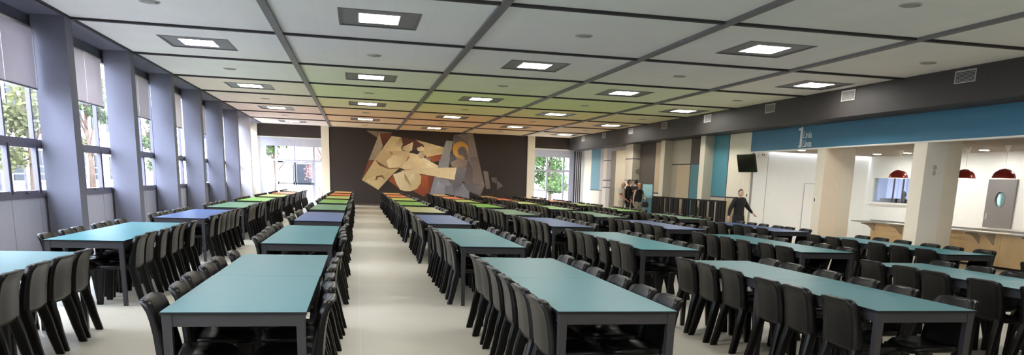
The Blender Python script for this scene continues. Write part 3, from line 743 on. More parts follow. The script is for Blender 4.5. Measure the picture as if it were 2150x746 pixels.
f = MB(); f.box(-0.06, 0.06, -0.05, 0, -0.09, 0.09, M_seam); f.obj('housing', t)
f = MB(); f.lathe([(0.045, 0), (0.03, 0.02)], M_grille, n=14); o = f.obj('lens', t); o.rotation_euler = (PI/2, 0, 0); o.location = (0, -0.05, 0.02)
t = thing('wall_box', 'white junction box with two dark buttons beside the television', 'box', (12.78, 24.866, 2.66))
f = MB(); f.box(-0.16, 0.16, -0.05, 0, -0.075, 0.075, M_lwhite); f.obj('housing', t)
f = MB(); f.box(-0.05, -0.015, -0.056, -0.05, -0.02, 0.02, M_edge); f.obj('button', t)
f = MB(); f.box(0.02, 0.05, -0.056, -0.05, -0.02, 0.015, M_leg); f.obj('button', t)
# flush cupboard in white wall
t = thing('access_hatch', 'flush white access panel in the white wall left of the first beige pillar', 'panel', (14.75, 24.858, 0))
f = MB(); f.box(-0.36, 0.36, -0.012, 0, 0.004, 1.8, M_white); f.obj('leaf', t)
f = MB(); f.box(-0.372, -0.36, -0.008, 0, 0.004, 1.812, M_seam); f.box(-0.36, 0.36, -0.008, 0, 1.8, 1.812, M_seam); f.obj('rim', t)

# television on an arm
t = thing('television', 'black flat television tilted down on a wall arm beside the blue fascia', 'television', (12.13, 24.66, 2.36))
t.rotation_euler = (0, 0, math.radians(10))
def tilt(o): o.rotation_euler = (0, math.radians(-13), 0); return o
f = MB(); f.box(0.0, 0.05, -0.47, 0.47, -0.28, 0.28, M_edge); c_ = tilt(f.obj('casing', t))
f = MB(); f.box(-0.003, 0.0, -0.45, 0.45, -0.255, 0.26, mat('tv_screen', (22, 24, 24), 0.15)); tilt(f.obj('screen', t))
f = MB(); f.box(0.04, 0.07, -0.1, 0.1, -0.1, 0.1, M_leg); f.tube([(0.06, 0.0, 0.0), (0.16, 0.18, 0.02), (0.262, 0.20, 0.03)], 0.018, M_leg); f.obj('arm', t)
# ------------------------------------------------------------------ tables
TX = [-3.36, -1.11, 1.23, 3.56, 5.86, 8.13]
TYR = [4.97, 10.0, 15.03, 20.0, 25.0, 30.0, 34.7, 39.7]
TW, TL, TH = 0.81, 3.64, 0.74
RC = ['pale turquoise', 'turquoise', 'blue', 'dark green', 'bright green', 'lime', 'orange', 'tan']
CP = ['window row', 'first row left of aisle', 'first row right of aisle', 'second row right of aisle', 'third row right of aisle', 'fourth row right of aisle']
def make_table(m):
    L = TL/2 - 0.002
    t = thing('canteen_table', '', 'table')
    f = MB(); f.box(0, TW, 0, L, TH-0.018, TH-0.0015, M_edge); f.box(0.0015, TW-0.0015, 0.0015, L-0.0015, TH-0.0015, TH, m); f.obj('tabletop', t)
    f = MB(); z0, z1 = TH-0.088, TH-0.018
    f.box(0.05, TW-0.05, 0.015, 0.04, z0, z1, M_leg); f.box(0.05, TW-0.05, L-0.04, L-0.015, z0, z1, M_leg)
    f.box(0.015, 0.04, 0.05, L-0.05, z0, z1, M_leg); f.box(TW-0.04, TW-0.015, 0.05, L-0.05, z0, z1, M_leg); f.obj('frame', t)
    for x in (0.008, TW-0.062):
        for y in (0.008, L-0.062):
            f = MB(); s = 0.054; i = 0.006
            f.hexa([(x+i, y+i, 0), (x+s-i, y+i, 0), (x+s-i, y+s-i, 0), (x+i, y+s-i, 0)], [(x, y, TH-0.018), (x+s, y, TH-0.018), (x+s, y+s, TH-0.018), (x, y+s, TH-0.018)], M_leg)
            f.obj('leg', t)
    return t
TABLES = {}
for r in range(8):
    protos = {}
    for c in range(6):
        m = TOPM[r]; cn = RC[r]
        if r == 3 and c == 2: m, cn = M_olive, 'olive'
        jx = random.uniform(-.012, .012)
        for h in range(2):
            lab = '%s canteen table, %s of joined pair, %s' % (cn, 'nearer' if h == 0 else 'farther', CP[c])
            loc = (TX[c]+jx+(0.004 if h else 0), TYR[r]+h*TL/2+0.001, 0)
            if cn not in protos:
                protos[cn] = make_table(m); q = protos[cn]; q.location = loc; q['label'] = lab; q['group'] = 'canteen tables'
            else: q = dup(protos[cn], loc, 0, lab)
        TABLES[(c, r)] = cn

tg_ = MB(); tg_.box(-0.03, 0.03, 0, 0.05, 0, 0.002, M_lwhite); tg_.box(-0.03, 0.03, 0.048, 0.05, -0.0, 0.03, M_lwhite)
tgo = tg_.obj('paper_tag', None, (-0.325, 4.985, 0.700)); tgo.rotation_euler = (0, 0.1, 0)
tag(tgo, 'small white paper tag under the near right corner of the table left of the aisle', 'tag')

# ------------------------------------------------------------------ chairs (front towards +y, origin on the floor)
def rr(hw, yc, th, z, crv, n=8):
    # one horizontal slice through the back shell: outer edge then inner edge
    out = []
    for k in range(n+1):
        u = -1+2*k/n; out.append((hw*u, yc - th/2 + crv*u*u - (0.012*abs(u)**4), z))
    for k in range(n+1):
        u = 1-2*k/n; out.append((hw*u*0.985, yc + th/2 + crv*u*u + 0.006*u**4, z))
    return out
def back_mesh():
    f = MB()
    sl = [(0.405, -0.205, 0.050, 0.205), (0.44, -0.206, 0.056, 0.215), (0.50, -0.215, 0.048, 0.218), (0.58, -0.227, 0.040, 0.215), (0.66, -0.243, 0.036, 0.212), (0.715, -0.258, 0.036, 0.208), (0.742, -0.270, 0.040, 0.204), (0.762, -0.281, 0.046, 0.195), (0.776, -0.289, 0.048, 0.181), (0.785, -0.294, 0.042, 0.160), (0.790, -0.296, 0.028, 0.132), (0.792, -0.296, 0.010, 0.105)]
    f.loft([rr(hw, yc, th, z, 0.018) for z, yc, th, hw in sl], M_chair)
    return f
def seat_mesh():
    f = MB()
    def ring(sx, sy, z, dish, cy=-0.005):
        r = []
        for k in range(24):
            a = 2*PI*k/24; ca, sa = cos(a), sin(a)
            x = sx*math.copysign(abs(ca)**0.55, ca); y = sy*math.copysign(abs(sa)**0.6, sa)
            if y > 0: x *= 0.97
            r.append((x, cy+y, z + dish*(abs(x)/sx)**2 - (0.02*(max(0, y)/sy)**4)))
        return r
    f.loft([ring(0.20, 0.185, 0.395, 0.004), ring(0.222, 0.205, 0.405, 0.008), ring(0.228, 0.212, 0.425, 0.014), ring(0.215, 0.20, 0.442, 0.012), ring(0.15, 0.14, 0.437, 0.004), ring(0.06, 0.05, 0.433, 0.0)], M_chair)
    return f
def leg_mesh(s, rear):
    f = MB()
    if rear:
        prof = [(0.0, s*0.212, -0.292, 0.021, 0.030), (0.012, s*0.212, -0.290, 0.024, 0.033), (0.15, s*0.202, -0.254, 0.027, 0.036), (0.30, s*0.191, -0.222, 0.030, 0.041), (0.40, s*0.182, -0.197, 0.032, 0.040), (0.45, s*0.180, -0.196, 0.030, 0.028)]
    else:
        prof = [(0.0, s*0.196, 0.168, 0.021, 0.030), (0.012, s*0.196, 0.167, 0.024, 0.033), (0.20, s*0.190, 0.152, 0.026, 0.038), (0.34, s*0.184, 0.142, 0.028, 0.046), (0.415, s*0.180, 0.135, 0.030, 0.052)]
    rings = []
    for z, x, y, a, b_ in prof:
        rings.append([(x+a*sx, y+b_*sy, z) for sx, sy in ((-1, -.6), (-.6, -1), (.6, -1), (1, -.6), (1, .6), (.6, 1), (-.6, 1), (-1, .6))])
    f.loft(rings, M_chair, smooth=False)
    return f
chair0 = thing('canteen_chair', '', 'chair')
bk = back_mesh().obj('backrest', chair0)
seat_mesh().obj('seat', chair0)
for s in (-1, 1):
    leg_mesh(s, True).obj('leg', chair0); leg_mesh(s, False).obj('leg', chair0)
def joined(name):
    f = MB()
    for o in chair0.children:
        b0 = len(f.v); f.v += [tuple(v.co) for v in o.data.vertices]; k = f.mi(M_chair)
        for p in o.data.polygons: f.f.append(tuple(b0+i for i in p.vertices)); f.m.append(k); f.sm.append(p.use_smooth)
    return f
joined_mb = joined('canteen_chair'); joined_me = joined_mb.mesh('canteen_chair')

CO = [0.36, 0.95, 1.53, 2.22, 2.80, 3.38]
cands = []
for c in range(6):
    for r in range(8):
        for side in (0, 1):
            for k in range(6):
                if c == 5 and r == 0: pass
                y = TYR[r] + CO[k] + random.uniform(-.045, .045)
                out = random.uniform(0.0, 0.05)
                if c == 2 and r == 0 and side == 0: out = 0.0
                x = TX[c] + 0.20 - out if side == 0 else TX[c] + TW - 0.20 + out
                rz = (-PI/2 if side == 0 else PI/2) + random.uniform(-.05, .05)
                cands.append((c, r, side, k, x, y, rz))
Rv = Vector(CAM_R); Uv = Vector(CAM_U); Fv = Vector(CAM_F); CP0 = Vector((0, 0, 1.54))
def px(p):
    q = Vector(p)-CP0; z = q.dot(Fv)
    if z < 0.3: return None
    return (CAM_CX + CAM_f*q.dot(Rv)/z, CAM_CY - CAM_f*q.dot(Uv)/z, z)
vis = []; near = []
for q in cands:
    best = None
    for dz in (0.05, 0.45, 0.78):
        a = px((q[4], q[5], dz))
        if a and -25 < a[0] < 2175 and a[1] < 760: best = a
    if best: vis.append((best[2], q))
    elif q[1] == 0: near.append((0.0, q))      # just outside the frame, still standing at the nearest tables
vis.sort(key=lambda e: e[0])
first = True
SIDE = ['left', 'right']
rest = MB()
for n_, (d, (c, r, side, k, x, y, rz)) in enumerate(vis + near):
    lab = 'black chair %s from front, %s side of %s table, %s' % (ORD[k], SIDE[side], TABLES[(c, r)], CP[c])
    if n_ < 300 or n_ >= len(vis):
        if r <= 2:
            if first: chair0.location = (x, y, 0); chair0.rotation_euler = (0, 0, rz); chair0['label'] = lab; chair0['group'] = 'canteen chairs'; first = False
            else: dup(chair0, (x, y, 0), rz, lab)
        else:
            o = bpy.data.objects.new('canteen_chair', joined_me); COL.objects.link(o); o.location = (x, y, 0); o.rotation_euler = (0, 0, rz)
            tag(o, lab, 'chair', 'canteen chairs')
    else:
        ca, sa = cos(rz), sin(rz); b0 = len(rest.v)
        rest.v += [(x+vx*ca-vy*sa, y+vx*sa+vy*ca, vz) for vx, vy, vz in joined_mb.v]
        kk = rest.mi(M_chair)
        for p in joined_mb.f: rest.f.append(tuple(b0+i for i in p)); rest.m.append(kk); rest.sm.append(True)
ro = rest.obj('canteen_chairs'); tag(ro, 'black chairs around the farthest tables, packed too tightly to count', 'chair', kind='stuff')
# ------------------------------------------------------------------ people
def skin(name, nodes, edges, root, sub=1):
    """nodes: {key: (x,y,z,rx,ry)} ; returns an evaluated mesh"""
    keys = list(nodes); idx = {k: i for i, k in enumerate(keys)}
    me = bpy.data.meshes.new(name)
    me.from_pydata([nodes[k][:3] for k in keys], [(idx[a], idx[b_]) for a, b_ in edges], [])
    o = bpy.data.objects.new(name, me); COL.objects.link(o)
    md = o.modifiers.new('Skin', 'SKIN'); md.use_smooth_shade = True
    if not me.skin_vertices: me.skin_vertices.new()
    sv = me.skin_vertices[0].data
    for k in keys:
        r = nodes[k][3]; r2 = nodes[k][4] if len(nodes[k]) > 4 else r
        sv[idx[k]].radius = (r, r2); sv[idx[k]].use_root = (k == root)
    s2 = o.modifiers.new('Sub', 'SUBSURF'); s2.levels = sub; s2.render_levels = sub
    bpy.context.view_layer.update()
    out = bpy.data.meshes.new_from_object(o.evaluated_get(bpy.context.evaluated_depsgraph_get()))
    bpy.data.objects.remove(o); bpy.data.meshes.remove(me)
    for p in out.polygons: p.use_smooth = True
    return out
def meshobj(name, me, m, parent=None):
    me.materials.clear(); me.materials.append(m); me.name = name
    o = bpy.data.objects.new(name, me); COL.objects.link(o)
    if parent: o.parent = parent
    return o
def hand(nodes, edges, s, wrist, palm_dir, side_dir, scale=1.0):
    """five separate curled fingers from the palm"""
    w = Vector(wrist); d = Vector(palm_dir).normalized(); sd = Vector(side_dir).normalized(); nrm = d.cross(sd).normalized()
    pc = w + d*0.05*scale
    nodes[s+'palm'] = (*pc, 0.030*scale, 0.018*scale); edges.append((s+'wr', s+'palm'))
    pe = w + d*0.085*scale
    nodes[s+'pe'] = (*pe, 0.030*scale, 0.016*scale); edges.append((s+'palm', s+'pe'))
    for k, (off, ln) in enumerate(((-0.026, 0.068), (-0.009, 0.078), (0.009, 0.073), (0.026, 0.058))):
        a = pe + sd*off*scale + d*0.012; b_ = a + d*ln*0.55*scale + nrm*0.008; c_ = b_ + d*ln*0.4*scale + nrm*0.024
        nodes['%sf%da' % (s, k)] = (*a, 0.009); nodes['%sf%db' % (s, k)] = (*b_, 0.0085); nodes['%sf%dc' % (s, k)] = (*c_, 0.0075)
        edges += [(s+'pe', '%sf%da' % (s, k)), ('%sf%da' % (s, k), '%sf%db' % (s, k)), ('%sf%db' % (s, k), '%sf%dc' % (s, k))]
    a = w + d*0.035 - sd*0.030*scale; b_ = a + d*0.032 - sd*0.018 + nrm*0.008; c_ = b_ + d*0.026 + nrm*0.006
    nodes[s+'t0'] = (*a, 0.012); nodes[s+'t1'] = (*b_, 0.0105); nodes[s+'t2'] = (*c_, 0.009)
    edges += [(s+'palm', s+'t0'), (s+'t0', s+'t1'), (s+'t1', s+'t2')]
def person(label, loc, face, ht, pose, skin_rgb, top, bottom, hair, sleeves='long', legs='long', build=1.0, hairstyle='short', extras=(), shoes=(30, 28, 28)):
    """body faces local -y; pose holds joint positions for a 1.75 m adult"""
    k = ht/1.75
    J = {'pel': (0, 0, 0.96), 'waist': (0, 0.0, 1.08), 'chest': (0, 0.0, 1.27), 'ub': (0, 0.005, 1.385), 'nk': (0, 0.0, 1.49), 'nk2': (0, -0.012, 1.54),
         'lsh': (0.17, 0.01, 1.42), 'rsh': (-0.17, 0.01, 1.42), 'lel': (0.23, 0.02, 1.13), 'rel': (-0.23, 0.02, 1.13), 'lwr': (0.25, -0.06, 0.90), 'rwr': (-0.25, -0.06, 0.90),
         'lhp': (0.085, 0, 0.82), 'rhp': (-0.085, 0, 0.82), 'lkn': (0.10, -0.01, 0.50), 'rkn': (-0.10, -0.01, 0.50), 'lan': (0.10, 0.03, 0.085), 'ran': (-0.10, 0.03, 0.085), 'lto': (0.11, -0.14, 0.035), 'rto': (-0.11, -0.14, 0.035)}
    J.update(pose)
    hy = pose.get('_turn', 0.0)
    J = {a: (v[0], v[1], v[2]) for a, v in J.items() if a[0] != '_'}
    w = build
    RAD = {'pel': (0.150*w, 0.105*w), 'waist': (0.140*w, 0.100*w), 'chest': (0.155*w, 0.110*w), 'ub': (0.112*w, 0.082*w), 'nk': (0.058, 0.058), 'nk2': (0.054, 0.056),
           'lsh': (0.062*w,)*2, 'rsh': (0.062*w,)*2, 'lel': (0.043*w,)*2, 'rel': (0.043*w,)*2, 'lwr': (0.029, 0.024), 'rwr': (0.029, 0.024),
           'lhp': (0.092*w,)*2, 'rhp': (0.092*w,)*2, 'lkn': (0.060*w,)*2, 'rkn': (0.060*w,)*2, 'lan': (0.040,)*2, 'ran': (0.040,)*2, 'lto': (0.040, 0.026), 'rto': (0.040, 0.026)}
    E = [('pel', 'waist'), ('waist', 'chest'), ('chest', 'ub'), ('ub', 'nk'), ('nk', 'nk2'), ('ub', 'lsh'), ('ub', 'rsh'), ('lsh', 'lel'), ('rsh', 'rel'), ('lel', 'lwr'), ('rel', 'rwr'),
         ('pel', 'lhp'), ('pel', 'rhp'), ('lhp', 'lkn'), ('rhp', 'rkn'), ('lkn', 'lan'), ('rkn', 'ran'), ('lan', 'lto'), ('ran', 'rto')]
    nodes = {a: (*[q*k for q in J[a]], *[q*k for q in RAD[a]]) for a in J}
    edges = list(E)
    for s in 'lr':
        wv = Vector(J[s+'wr']); ev = Vector(J[s+'el']); d = (wv-ev).normalized()
        sd = Vector((0, -1, 0)) if abs(d.y) < 0.8 else Vector((1, 0, 0)); sd = (sd - d*sd.dot(d)).normalized()
        hand(nodes, edges, s, wv*k, d, -sd if s == 'l' else -sd, k)
    slim = {'pel': 0.80, 'waist': 0.84, 'chest': 0.88, 'lhp': 0.84, 'rhp': 0.84, 'lsh': 0.92, 'rsh': 0.92}     # under the clothes
    bn = {q: (*v[:3], *[r_*slim.get(q, 1.0) for r_ in v[3:]]) for q, v in nodes.items()}
    body = skin('person', bn, edges, 'pel', 1)
    # head: sculpted from a sphere (skull, brow, nose, chin, ears), turned on the neck, joined to the body mesh
    bm = bmesh.new(); bm.from_mesh(body)
    hb = bmesh.new(); bmesh.ops.create_uvsphere(hb, u_segments=28, v_segments=20, radius=1.0)
    nk = Vector(J['nk2'])*k
    hc = nk + Vector((0, -0.022, 0.095))*k
    Rz = Matrix.Rotation(hy, 3, 'Z')
    for v in hb.verts:
        x, y, z = v.co
        fx = 0.076*(1 - 0.20*max(0, -z)**1.5); fz = 0.118
        X, Y, Zz = x*fx, y*0.096, z*fz
        if y < 0:
            Y *= 0.93
            nose = math.exp(-((x/0.16)**2)) * math.exp(-(((z+0.12)/0.17)**2)); Y -= 0.030*nose
            Y -= 0.008*math.exp(-((x/0.3)**2))*math.exp(-(((z+0.82)/0.16)**2))     # chin
            Y += 0.012*(math.exp(-(((abs(x)-0.42)/0.17)**2))*math.exp(-(((z-0.06)/0.12)**2)))  # eye sockets
            Y -= 0.006*math.exp(-((x/0.25)**2))*math.exp(-(((z+0.48)/0.07)**2))    # lips
        if abs(x) > 0.93 and -0.35 < z < 0.25: X *= 1.16; Y += 0.008              # ears
        v.co = hc + Rz @ (Vector((X, Y, Zz))*k)
    hm = bpy.data.meshes.new('h'); hb.to_mesh(hm); hb.free(); bm.from_mesh(hm); bpy.data.meshes.remove(hm)
    bm.to_mesh(body); bm.free()
    for p in body.polygons: p.use_smooth = True
    sm = mat('skin_%d_%d' % (skin_rgb[0], skin_rgb[1]), skin_rgb, 0.55, var=0.05, scale=12)
    o = meshobj('person', body, sm); o.location = loc; o.rotation_euler = (0, 0, face)
    tag(o, label, 'person')
    def sub(keys, grow, nm, m, extra_edges=None, ends={}):
        nd = {}
        for a in keys: nd[a] = (*nodes[a][:3], nodes[a][3]+grow, nodes[a][4]+grow)
        for a, v in ends.items(): nd[a] = v
        ed = [e for e in E if e[0] in nd and e[1] in nd] + (extra_edges or [])
        return meshobj(nm, skin(nm, nd, ed, 'pel' if 'pel' in nd else keys[0], 1), m, o)
    def lerp(a, b_, t): return tuple(nodes[a][i]*(1-t)+nodes[b_][i]*t for i in range(3))
    g = 0.014
    base = ['waist', 'chest', 'ub', 'lsh', 'rsh']
    nkv = lerp('ub', 'nk', 0.98)
    ends = {'col': (*nkv, 0.066*k, 0.066*k)}; ee = [('ub', 'col')]
    hem = (nodes['pel'][0], nodes['pel'][1], nodes['pel'][2]-0.075*k, nodes['pel'][3]+g+0.012, nodes['pel'][4]+g+0.018)
    ends['hem'] = hem; ee.append(('waist', 'hem'))
    if sleeves == 'long':
        base += ['lel', 'rel']
        for s in 'lr': ends[s+'cf'] = (*lerp(s+'el', s+'wr', 0.95), 0.040*k, 0.036*k); ee.append((s+'el', s+'cf'))
    elif sleeves == 'short':
        for s in 'lr': ends[s+'cf'] = (*lerp(s+'sh', s+'el', 0.72), 0.068*k, 0.066*k); ee.append((s+'sh', s+'cf'))
    sub(base, g, 'shirt', top, ee, ends)
    kb = ['pel', 'lhp', 'rhp']
    ends = {'wst': (*lerp('pel', 'waist', 0.6), nodes['pel'][3]+0.004, nodes['pel'][4]+0.004)}; ee = [('pel', 'wst')]
    if legs == 'long':
        kb += ['lkn', 'rkn']
        for s in 'lr': ends[s+'cu'] = (*lerp(s+'kn', s+'an', 0.96), 0.058*k, 0.062*k); ee.append((s+'kn', s+'cu'))
    else:
        for s in 'lr': ends[s+'cu'] = (*lerp(s+'hp', s+'kn', 0.8), 0.095*k, 0.095*k); ee.append((s+'hp', s+'cu'))
    sub(kb, 0.011, 'trousers' if legs == 'long' else 'shorts', bottom, ee, ends)
    ms = mat('shoe_leather_%d' % shoes[0], shoes, 0.4)
    for s in 'lr':
        f = MB(); an = Vector(nodes[s+'an'][:3]); to = Vector(nodes[s+'to'][:3]); d = (to-an); d.z = 0; d.normalize(); q = Vector((-d.y, d.x, 0)); rings = []
        for tt, wd, hh in ((-0.07, 0.030, 0.06), (-0.055, 0.040, 0.09), (0.02, 0.043, 0.095), (0.09, 0.047, 0.07), (0.16, 0.046, 0.052), (0.205, 0.034, 0.042), (0.225, 0.012, 0.03)):
            c_ = an + d*tt*k; c_.z = nodes[s+'an'][2]-0.085*k
            rings.append([tuple(c_ + q*wd*cos(a)*k + Vector((0, 0, hh*k*(0.5+0.5*sin(a))))) for a in [2*PI*n_/12 for n_ in range(12)]])
        f.loft(rings, ms); f.obj('shoe', o)
    # hair
    hb = bmesh.new(); bmesh.ops.create_uvsphere(hb, u_segments=24, v_segments=16, radius=1.0)
    dele = []
    for v in hb.verts:
        x, y, z = v.co
        if hairstyle == 'bob':
            keep = z > 0.40 or (y > -0.42 and z > -0.99)
            X, Y, Zz = x*0.122*(1+0.10*max(0, -z)), y*0.128+0.010, z*0.150-0.012 if z < 0 else z*0.142
        elif hairstyle == 'bald':
            keep = (y > 0.2 and -0.45 < z < 0.30) or (abs(x) > 0.75 and -0.1 < z < 0.25 and y > -0.1)
            X, Y, Zz = x*0.080, y*0.100, z*0.121
        else:
            keep = z > 0.50 - 0.2*y or (y > 0.0 and z > -0.55) or (abs(x) > 0.7 and z > -0.02 and y > -0.25)
            X, Y, Zz = x*0.082, y*0.102+0.003, z*0.127
        v.co = hc + Rz @ (Vector((X, Y, Zz))*k)
        if not keep: dele.append(v)
    bmesh.ops.delete(hb, geom=dele, context='VERTS')
    hm = bpy.data.meshes.new('hair'); hb.to_mesh(hm); hb.free()
    for p in hm.polygons: p.use_smooth = True
    meshobj('hair', hm, hair, o)
    def facepatch(nm, x, z, w_, h_, m, y=-0.092):
        f = MB(); pts = []
        c_ = Vector((x, y, z)); ring = [hc + Rz @ (Vector((x+w_*cos(a), y, z+h_*sin(a)))*k) for a in [2*PI*n_/10 for n_ in range(10)]]
        ring2 = [hc + Rz @ (Vector((x+w_*0.7*cos(a), y-0.006, z+h_*0.7*sin(a)))*k) for a in [2*PI*n_/10 for n_ in range(10)]]
        f.loft([[tuple(p) for p in ring], [tuple(p) for p in ring2]], m); return f.obj(nm, o)
    me_ = mat('eye_dark', (30, 24, 22), 0.2); ml = mat('lip_tone', (150, 88, 78), 0.5)
    for s in (-1, 1): facepatch('eye', s*0.032, 0.010, 0.012, 0.007, me_, -0.078)
    facepatch('mouth', 0, -0.057, 0.024, 0.006, ml, -0.091)
    if 'glasses' in extras:
        f = MB()
        for s in (-1, 1):
            f.tube([tuple(hc + Rz @ (Vector((s*0.033+0.024*cos(a), -0.096, 0.008+0.017*sin(a)))*k)) for a in [2*PI*n_/12 for n_ in range(13)]], 0.003, M_edge, 5)
            f.tube([tuple(hc + Rz @ (Vector(p)*k)) for p in ((s*0.057, -0.095, 0.012), (s*0.083, -0.03, 0.012), (s*0.084, 0.02, 0.008))], 0.003, M_edge, 5)
        f.tube([tuple(hc + Rz @ (Vector(p)*k)) for p in ((-0.01, -0.098, 0.01), (0.01, -0.098, 0.01))], 0.003, M_edge, 5)
        f.obj('glasses', o)
    return o, nodes, k, lerp
M_blk = mat('black_cotton', (24, 24, 26), 0.8); M_blk2 = mat('black_trousers', (30, 30, 33), 0.8)
M_wht = mat('off_white_cotton', (224, 216, 200), 0.8); M_beige = mat('beige_trousers', (196, 188, 168), 0.8)
M_hdark = mat('dark_hair', (34, 26, 22), 0.6, var=0.3, scale=40); M_hblond = mat('blonde_hair', (204, 166, 112), 0.55, var=0.35, scale=40); M_hgrey = mat('grey_hair', (150, 142, 132), 0.7)
M_camo = mat('mottled_grey_cotton', (150, 144, 128), 0.85, var=0.55, scale=28)
SK = (222, 178, 152); SK2 = (214, 166, 140)

# walking man at the right, left arm swung out
person('person in black shirt walking before the cream wall, one arm swung out', (10.47, 21.5, 0), 0.30, 1.54,
       {'lel': (0.36, 0.0, 1.20), 'lwr': (0.52, -0.10, 1.00), 'rel': (-0.33, 0.05, 1.14), 'rwr': (-0.42, 0.0, 0.88), 'lkn': (0.11, -0.14, 0.51), 'lan': (0.11, -0.16, 0.085), 'lto': (0.12, -0.33, 0.05), 'rkn': (-0.10, 0.03, 0.50), 'ran': (-0.10, 0.22, 0.11), 'rto': (-0.10, 0.06, 0.04), '_turn': 0.0},
       SK, M_blk, M_blk2, M_hdark, build=1.32)
# the group of four beyond the tables
o, nd, k, lerp = person('balding person with glasses in white polo shirt, left of the group', (11.05, 34.0, 0), 0.95, 1.68,
       {'lel': (0.24, 0.0, 1.15), 'lwr': (0.20, -0.24, 1.00), 'rel': (-0.24, -0.02, 1.14), 'rwr': (-0.16, -0.26, 0.98), 'nk2': (0, -0.03, 1.535), '_turn': 0.25},
       SK2, M_wht, M_beige, M_hgrey, sleeves='short', build=1.38, hairstyle='bald', extras=('glasses',), shoes=(90, 70, 50))
f = MB(); c_ = lerp('ub', 'nk', 0.78); f.lathe([(0.070, -0.012), (0.074, 0.0), (0.070, 0.022)], M_umber, c=c_, n=16, cap=False); f.obj('collar', o)
for s in 'lr':
    c_ = Vector(lerp(s+'sh', s+'el', 0.74)); d_ = (Vector(nd[s+'el'][:3])-Vector(nd[s+'sh'][:3])).normalized()
    f = MB(); f.tube([tuple(c_-d_*0.014), tuple(c_+d_*0.014)], 0.070, M_umber, 14); f.obj('sleeve_band', o)
person('person in black shirt with hand at chest, second from left in group', (11.36, 34.1, 0), 1.25, 1.79,
       {'lel': (0.24, 0.0, 1.14), 'lwr': (0.06, -0.20, 1.28), 'rel': (-0.25, 0.02, 1.13), 'rwr': (-0.22, -0.12, 0.92), '_turn': 0.2},
       SK2, M_blk, M_blk2, mat('brown_hair', (66, 46, 36), 0.6), build=1.2)
person('dark-haired person in black seen from behind, third from left in group', (11.86, 34.6, 0), 2.6, 1.80,
       {'lel': (0.24, 0.0, 1.14), 'lwr': (0.12, -0.20, 1.02), '_turn': 0.1}, SK2, mat('charcoal_cotton', (30, 30, 33), 0.8), M_blk2, M_hdark, build=1.2)
o, nd, k, lerp = person('person with blonde bob in black sleeveless top and mottled grey shorts', (11.60, 33.4, 0), 0.1, 1.64,
       {'lel': (0.22, 0.02, 1.16), 'lwr': (0.19, -0.20, 1.10), 'rel': (-0.23, 0.03, 1.13), 'rwr': (-0.25, -0.03, 0.89), '_turn': -0.5},
       SK, M_blk, M_camo, M_hblond, sleeves='none', legs='short', build=1.08, hairstyle='bob')
f = MB(); f.box(-0.035, 0.035, -0.012, 0.006, -0.02, 0.02, M_lwhite)
wv = nd['lwr']
pq = f.obj('papers'); pq.parent = None
pq.location = (11.60+wv[0]*cos(0.1)-(wv[1]-0.06)*sin(0.1), 33.4+wv[0]*sin(0.1)+(wv[1]-0.06)*cos(0.1), wv[2]+0.02); pq.rotation_euler = (0.3, 0.5, 0.2); pq.scale = (1.6, 1, 1.6)
tag(pq, 'small white papers held by the blonde person in black', 'paper')
t = thing('handbag', 'dark handbag hanging at the blonde person\'s hip, right of the group', 'bag', (11.88, 33.30, 0.66))
f = MB()
f.loft([[(sx*w_, sy*d_, z) for sx, sy in ((-1, -.6), (-.7, -1), (.7, -1), (1, -.6), (1, .6), (.7, 1), (-.7, 1), (-1, .6))] for z, w_, d_ in ((0, .11, .04), (.02, .14, .055), (.12, .145, .06), (.2, .12, .04), (.22, .10, .02))], mat('dark_leather', (34, 38, 44), 0.4)); f.obj('body', t)
f = MB(); f.tube([(-0.09, 0, 0.2), (-0.09, 0.0, 0.45), (-0.12, 0.02, 0.68), (-0.13, 0.04, 0.70), (-0.12, 0.06, 0.66), (0.0, 0.02, 0.42), (0.09, 0, 0.2)], 0.009, MATS['dark_leather'], 6); f.obj('strap', t)
# silhouette beyond the serving window
person('person with dark hair standing in the kitchen beyond the serving window', (17.45, 23.85, 0), -1.2, 1.66, {'_turn': 0.3}, (150, 110, 90), M_blk, M_blk2, M_hdark)

# ------------------------------------------------------------------ outdoors
M_ground = mat('pale_paving', (112, 110, 104), 0.8, scale=0.5)
b = MB(); b.box(-60, -6.1, -40, 90, -0.3, -0.15, M_ground); b.box(-6.1, 60, YB+0.6, 90, -0.3, -0.15, M_ground); struct(b.obj('ground'))
def leafmat(nm, rgb):
    m = bpy.data.materials.new(nm); m.use_nodes = True; nt = m.node_tree; nt.nodes.remove(nt.nodes['Principled BSDF'])
    d = nt.nodes.new('ShaderNodeBsdfDiffuse'); t_ = nt.nodes.new('ShaderNodeBsdfTranslucent'); mx_ = nt.nodes.new('ShaderNodeMixShader'); mx_.inputs[0].default_value = 0.4
    oi = nt.nodes.new('ShaderNodeTexCoord'); nz_ = nt.nodes.new('ShaderNodeTexNoise'); nz_.inputs['Scale'].default_value = 1.2
    r_ = nt.nodes.new('ShaderNodeValToRGB'); c_ = lin(rgb)
    r_.color_ramp.elements[0].position = 0.35; r_.color_ramp.elements[1].position = 0.65
    r_.color_ramp.elements[0].color = (*[v*0.55 for v in c_], 1); r_.color_ramp.elements[1].color = (*[min(1, v*1.35) for v in c_], 1)
    nt.links.new(oi.outputs['Object'], nz_.inputs['Vector']); nt.links.new(nz_.outputs['Fac'], r_.inputs['Fac'])
    for n_ in (d, t_): nt.links.new(r_.outputs['Color'], n_.inputs['Color'])
    nt.links.new(d.outputs[0], mx_.inputs[1]); nt.links.new(t_.outputs[0], mx_.inputs[2]); nt.links.new(mx_.outputs[0], nt.nodes['Material Output'].inputs['Surface'])
    return m
M_bark = mat('bark', (92, 74, 60), 0.9, var=0.3)
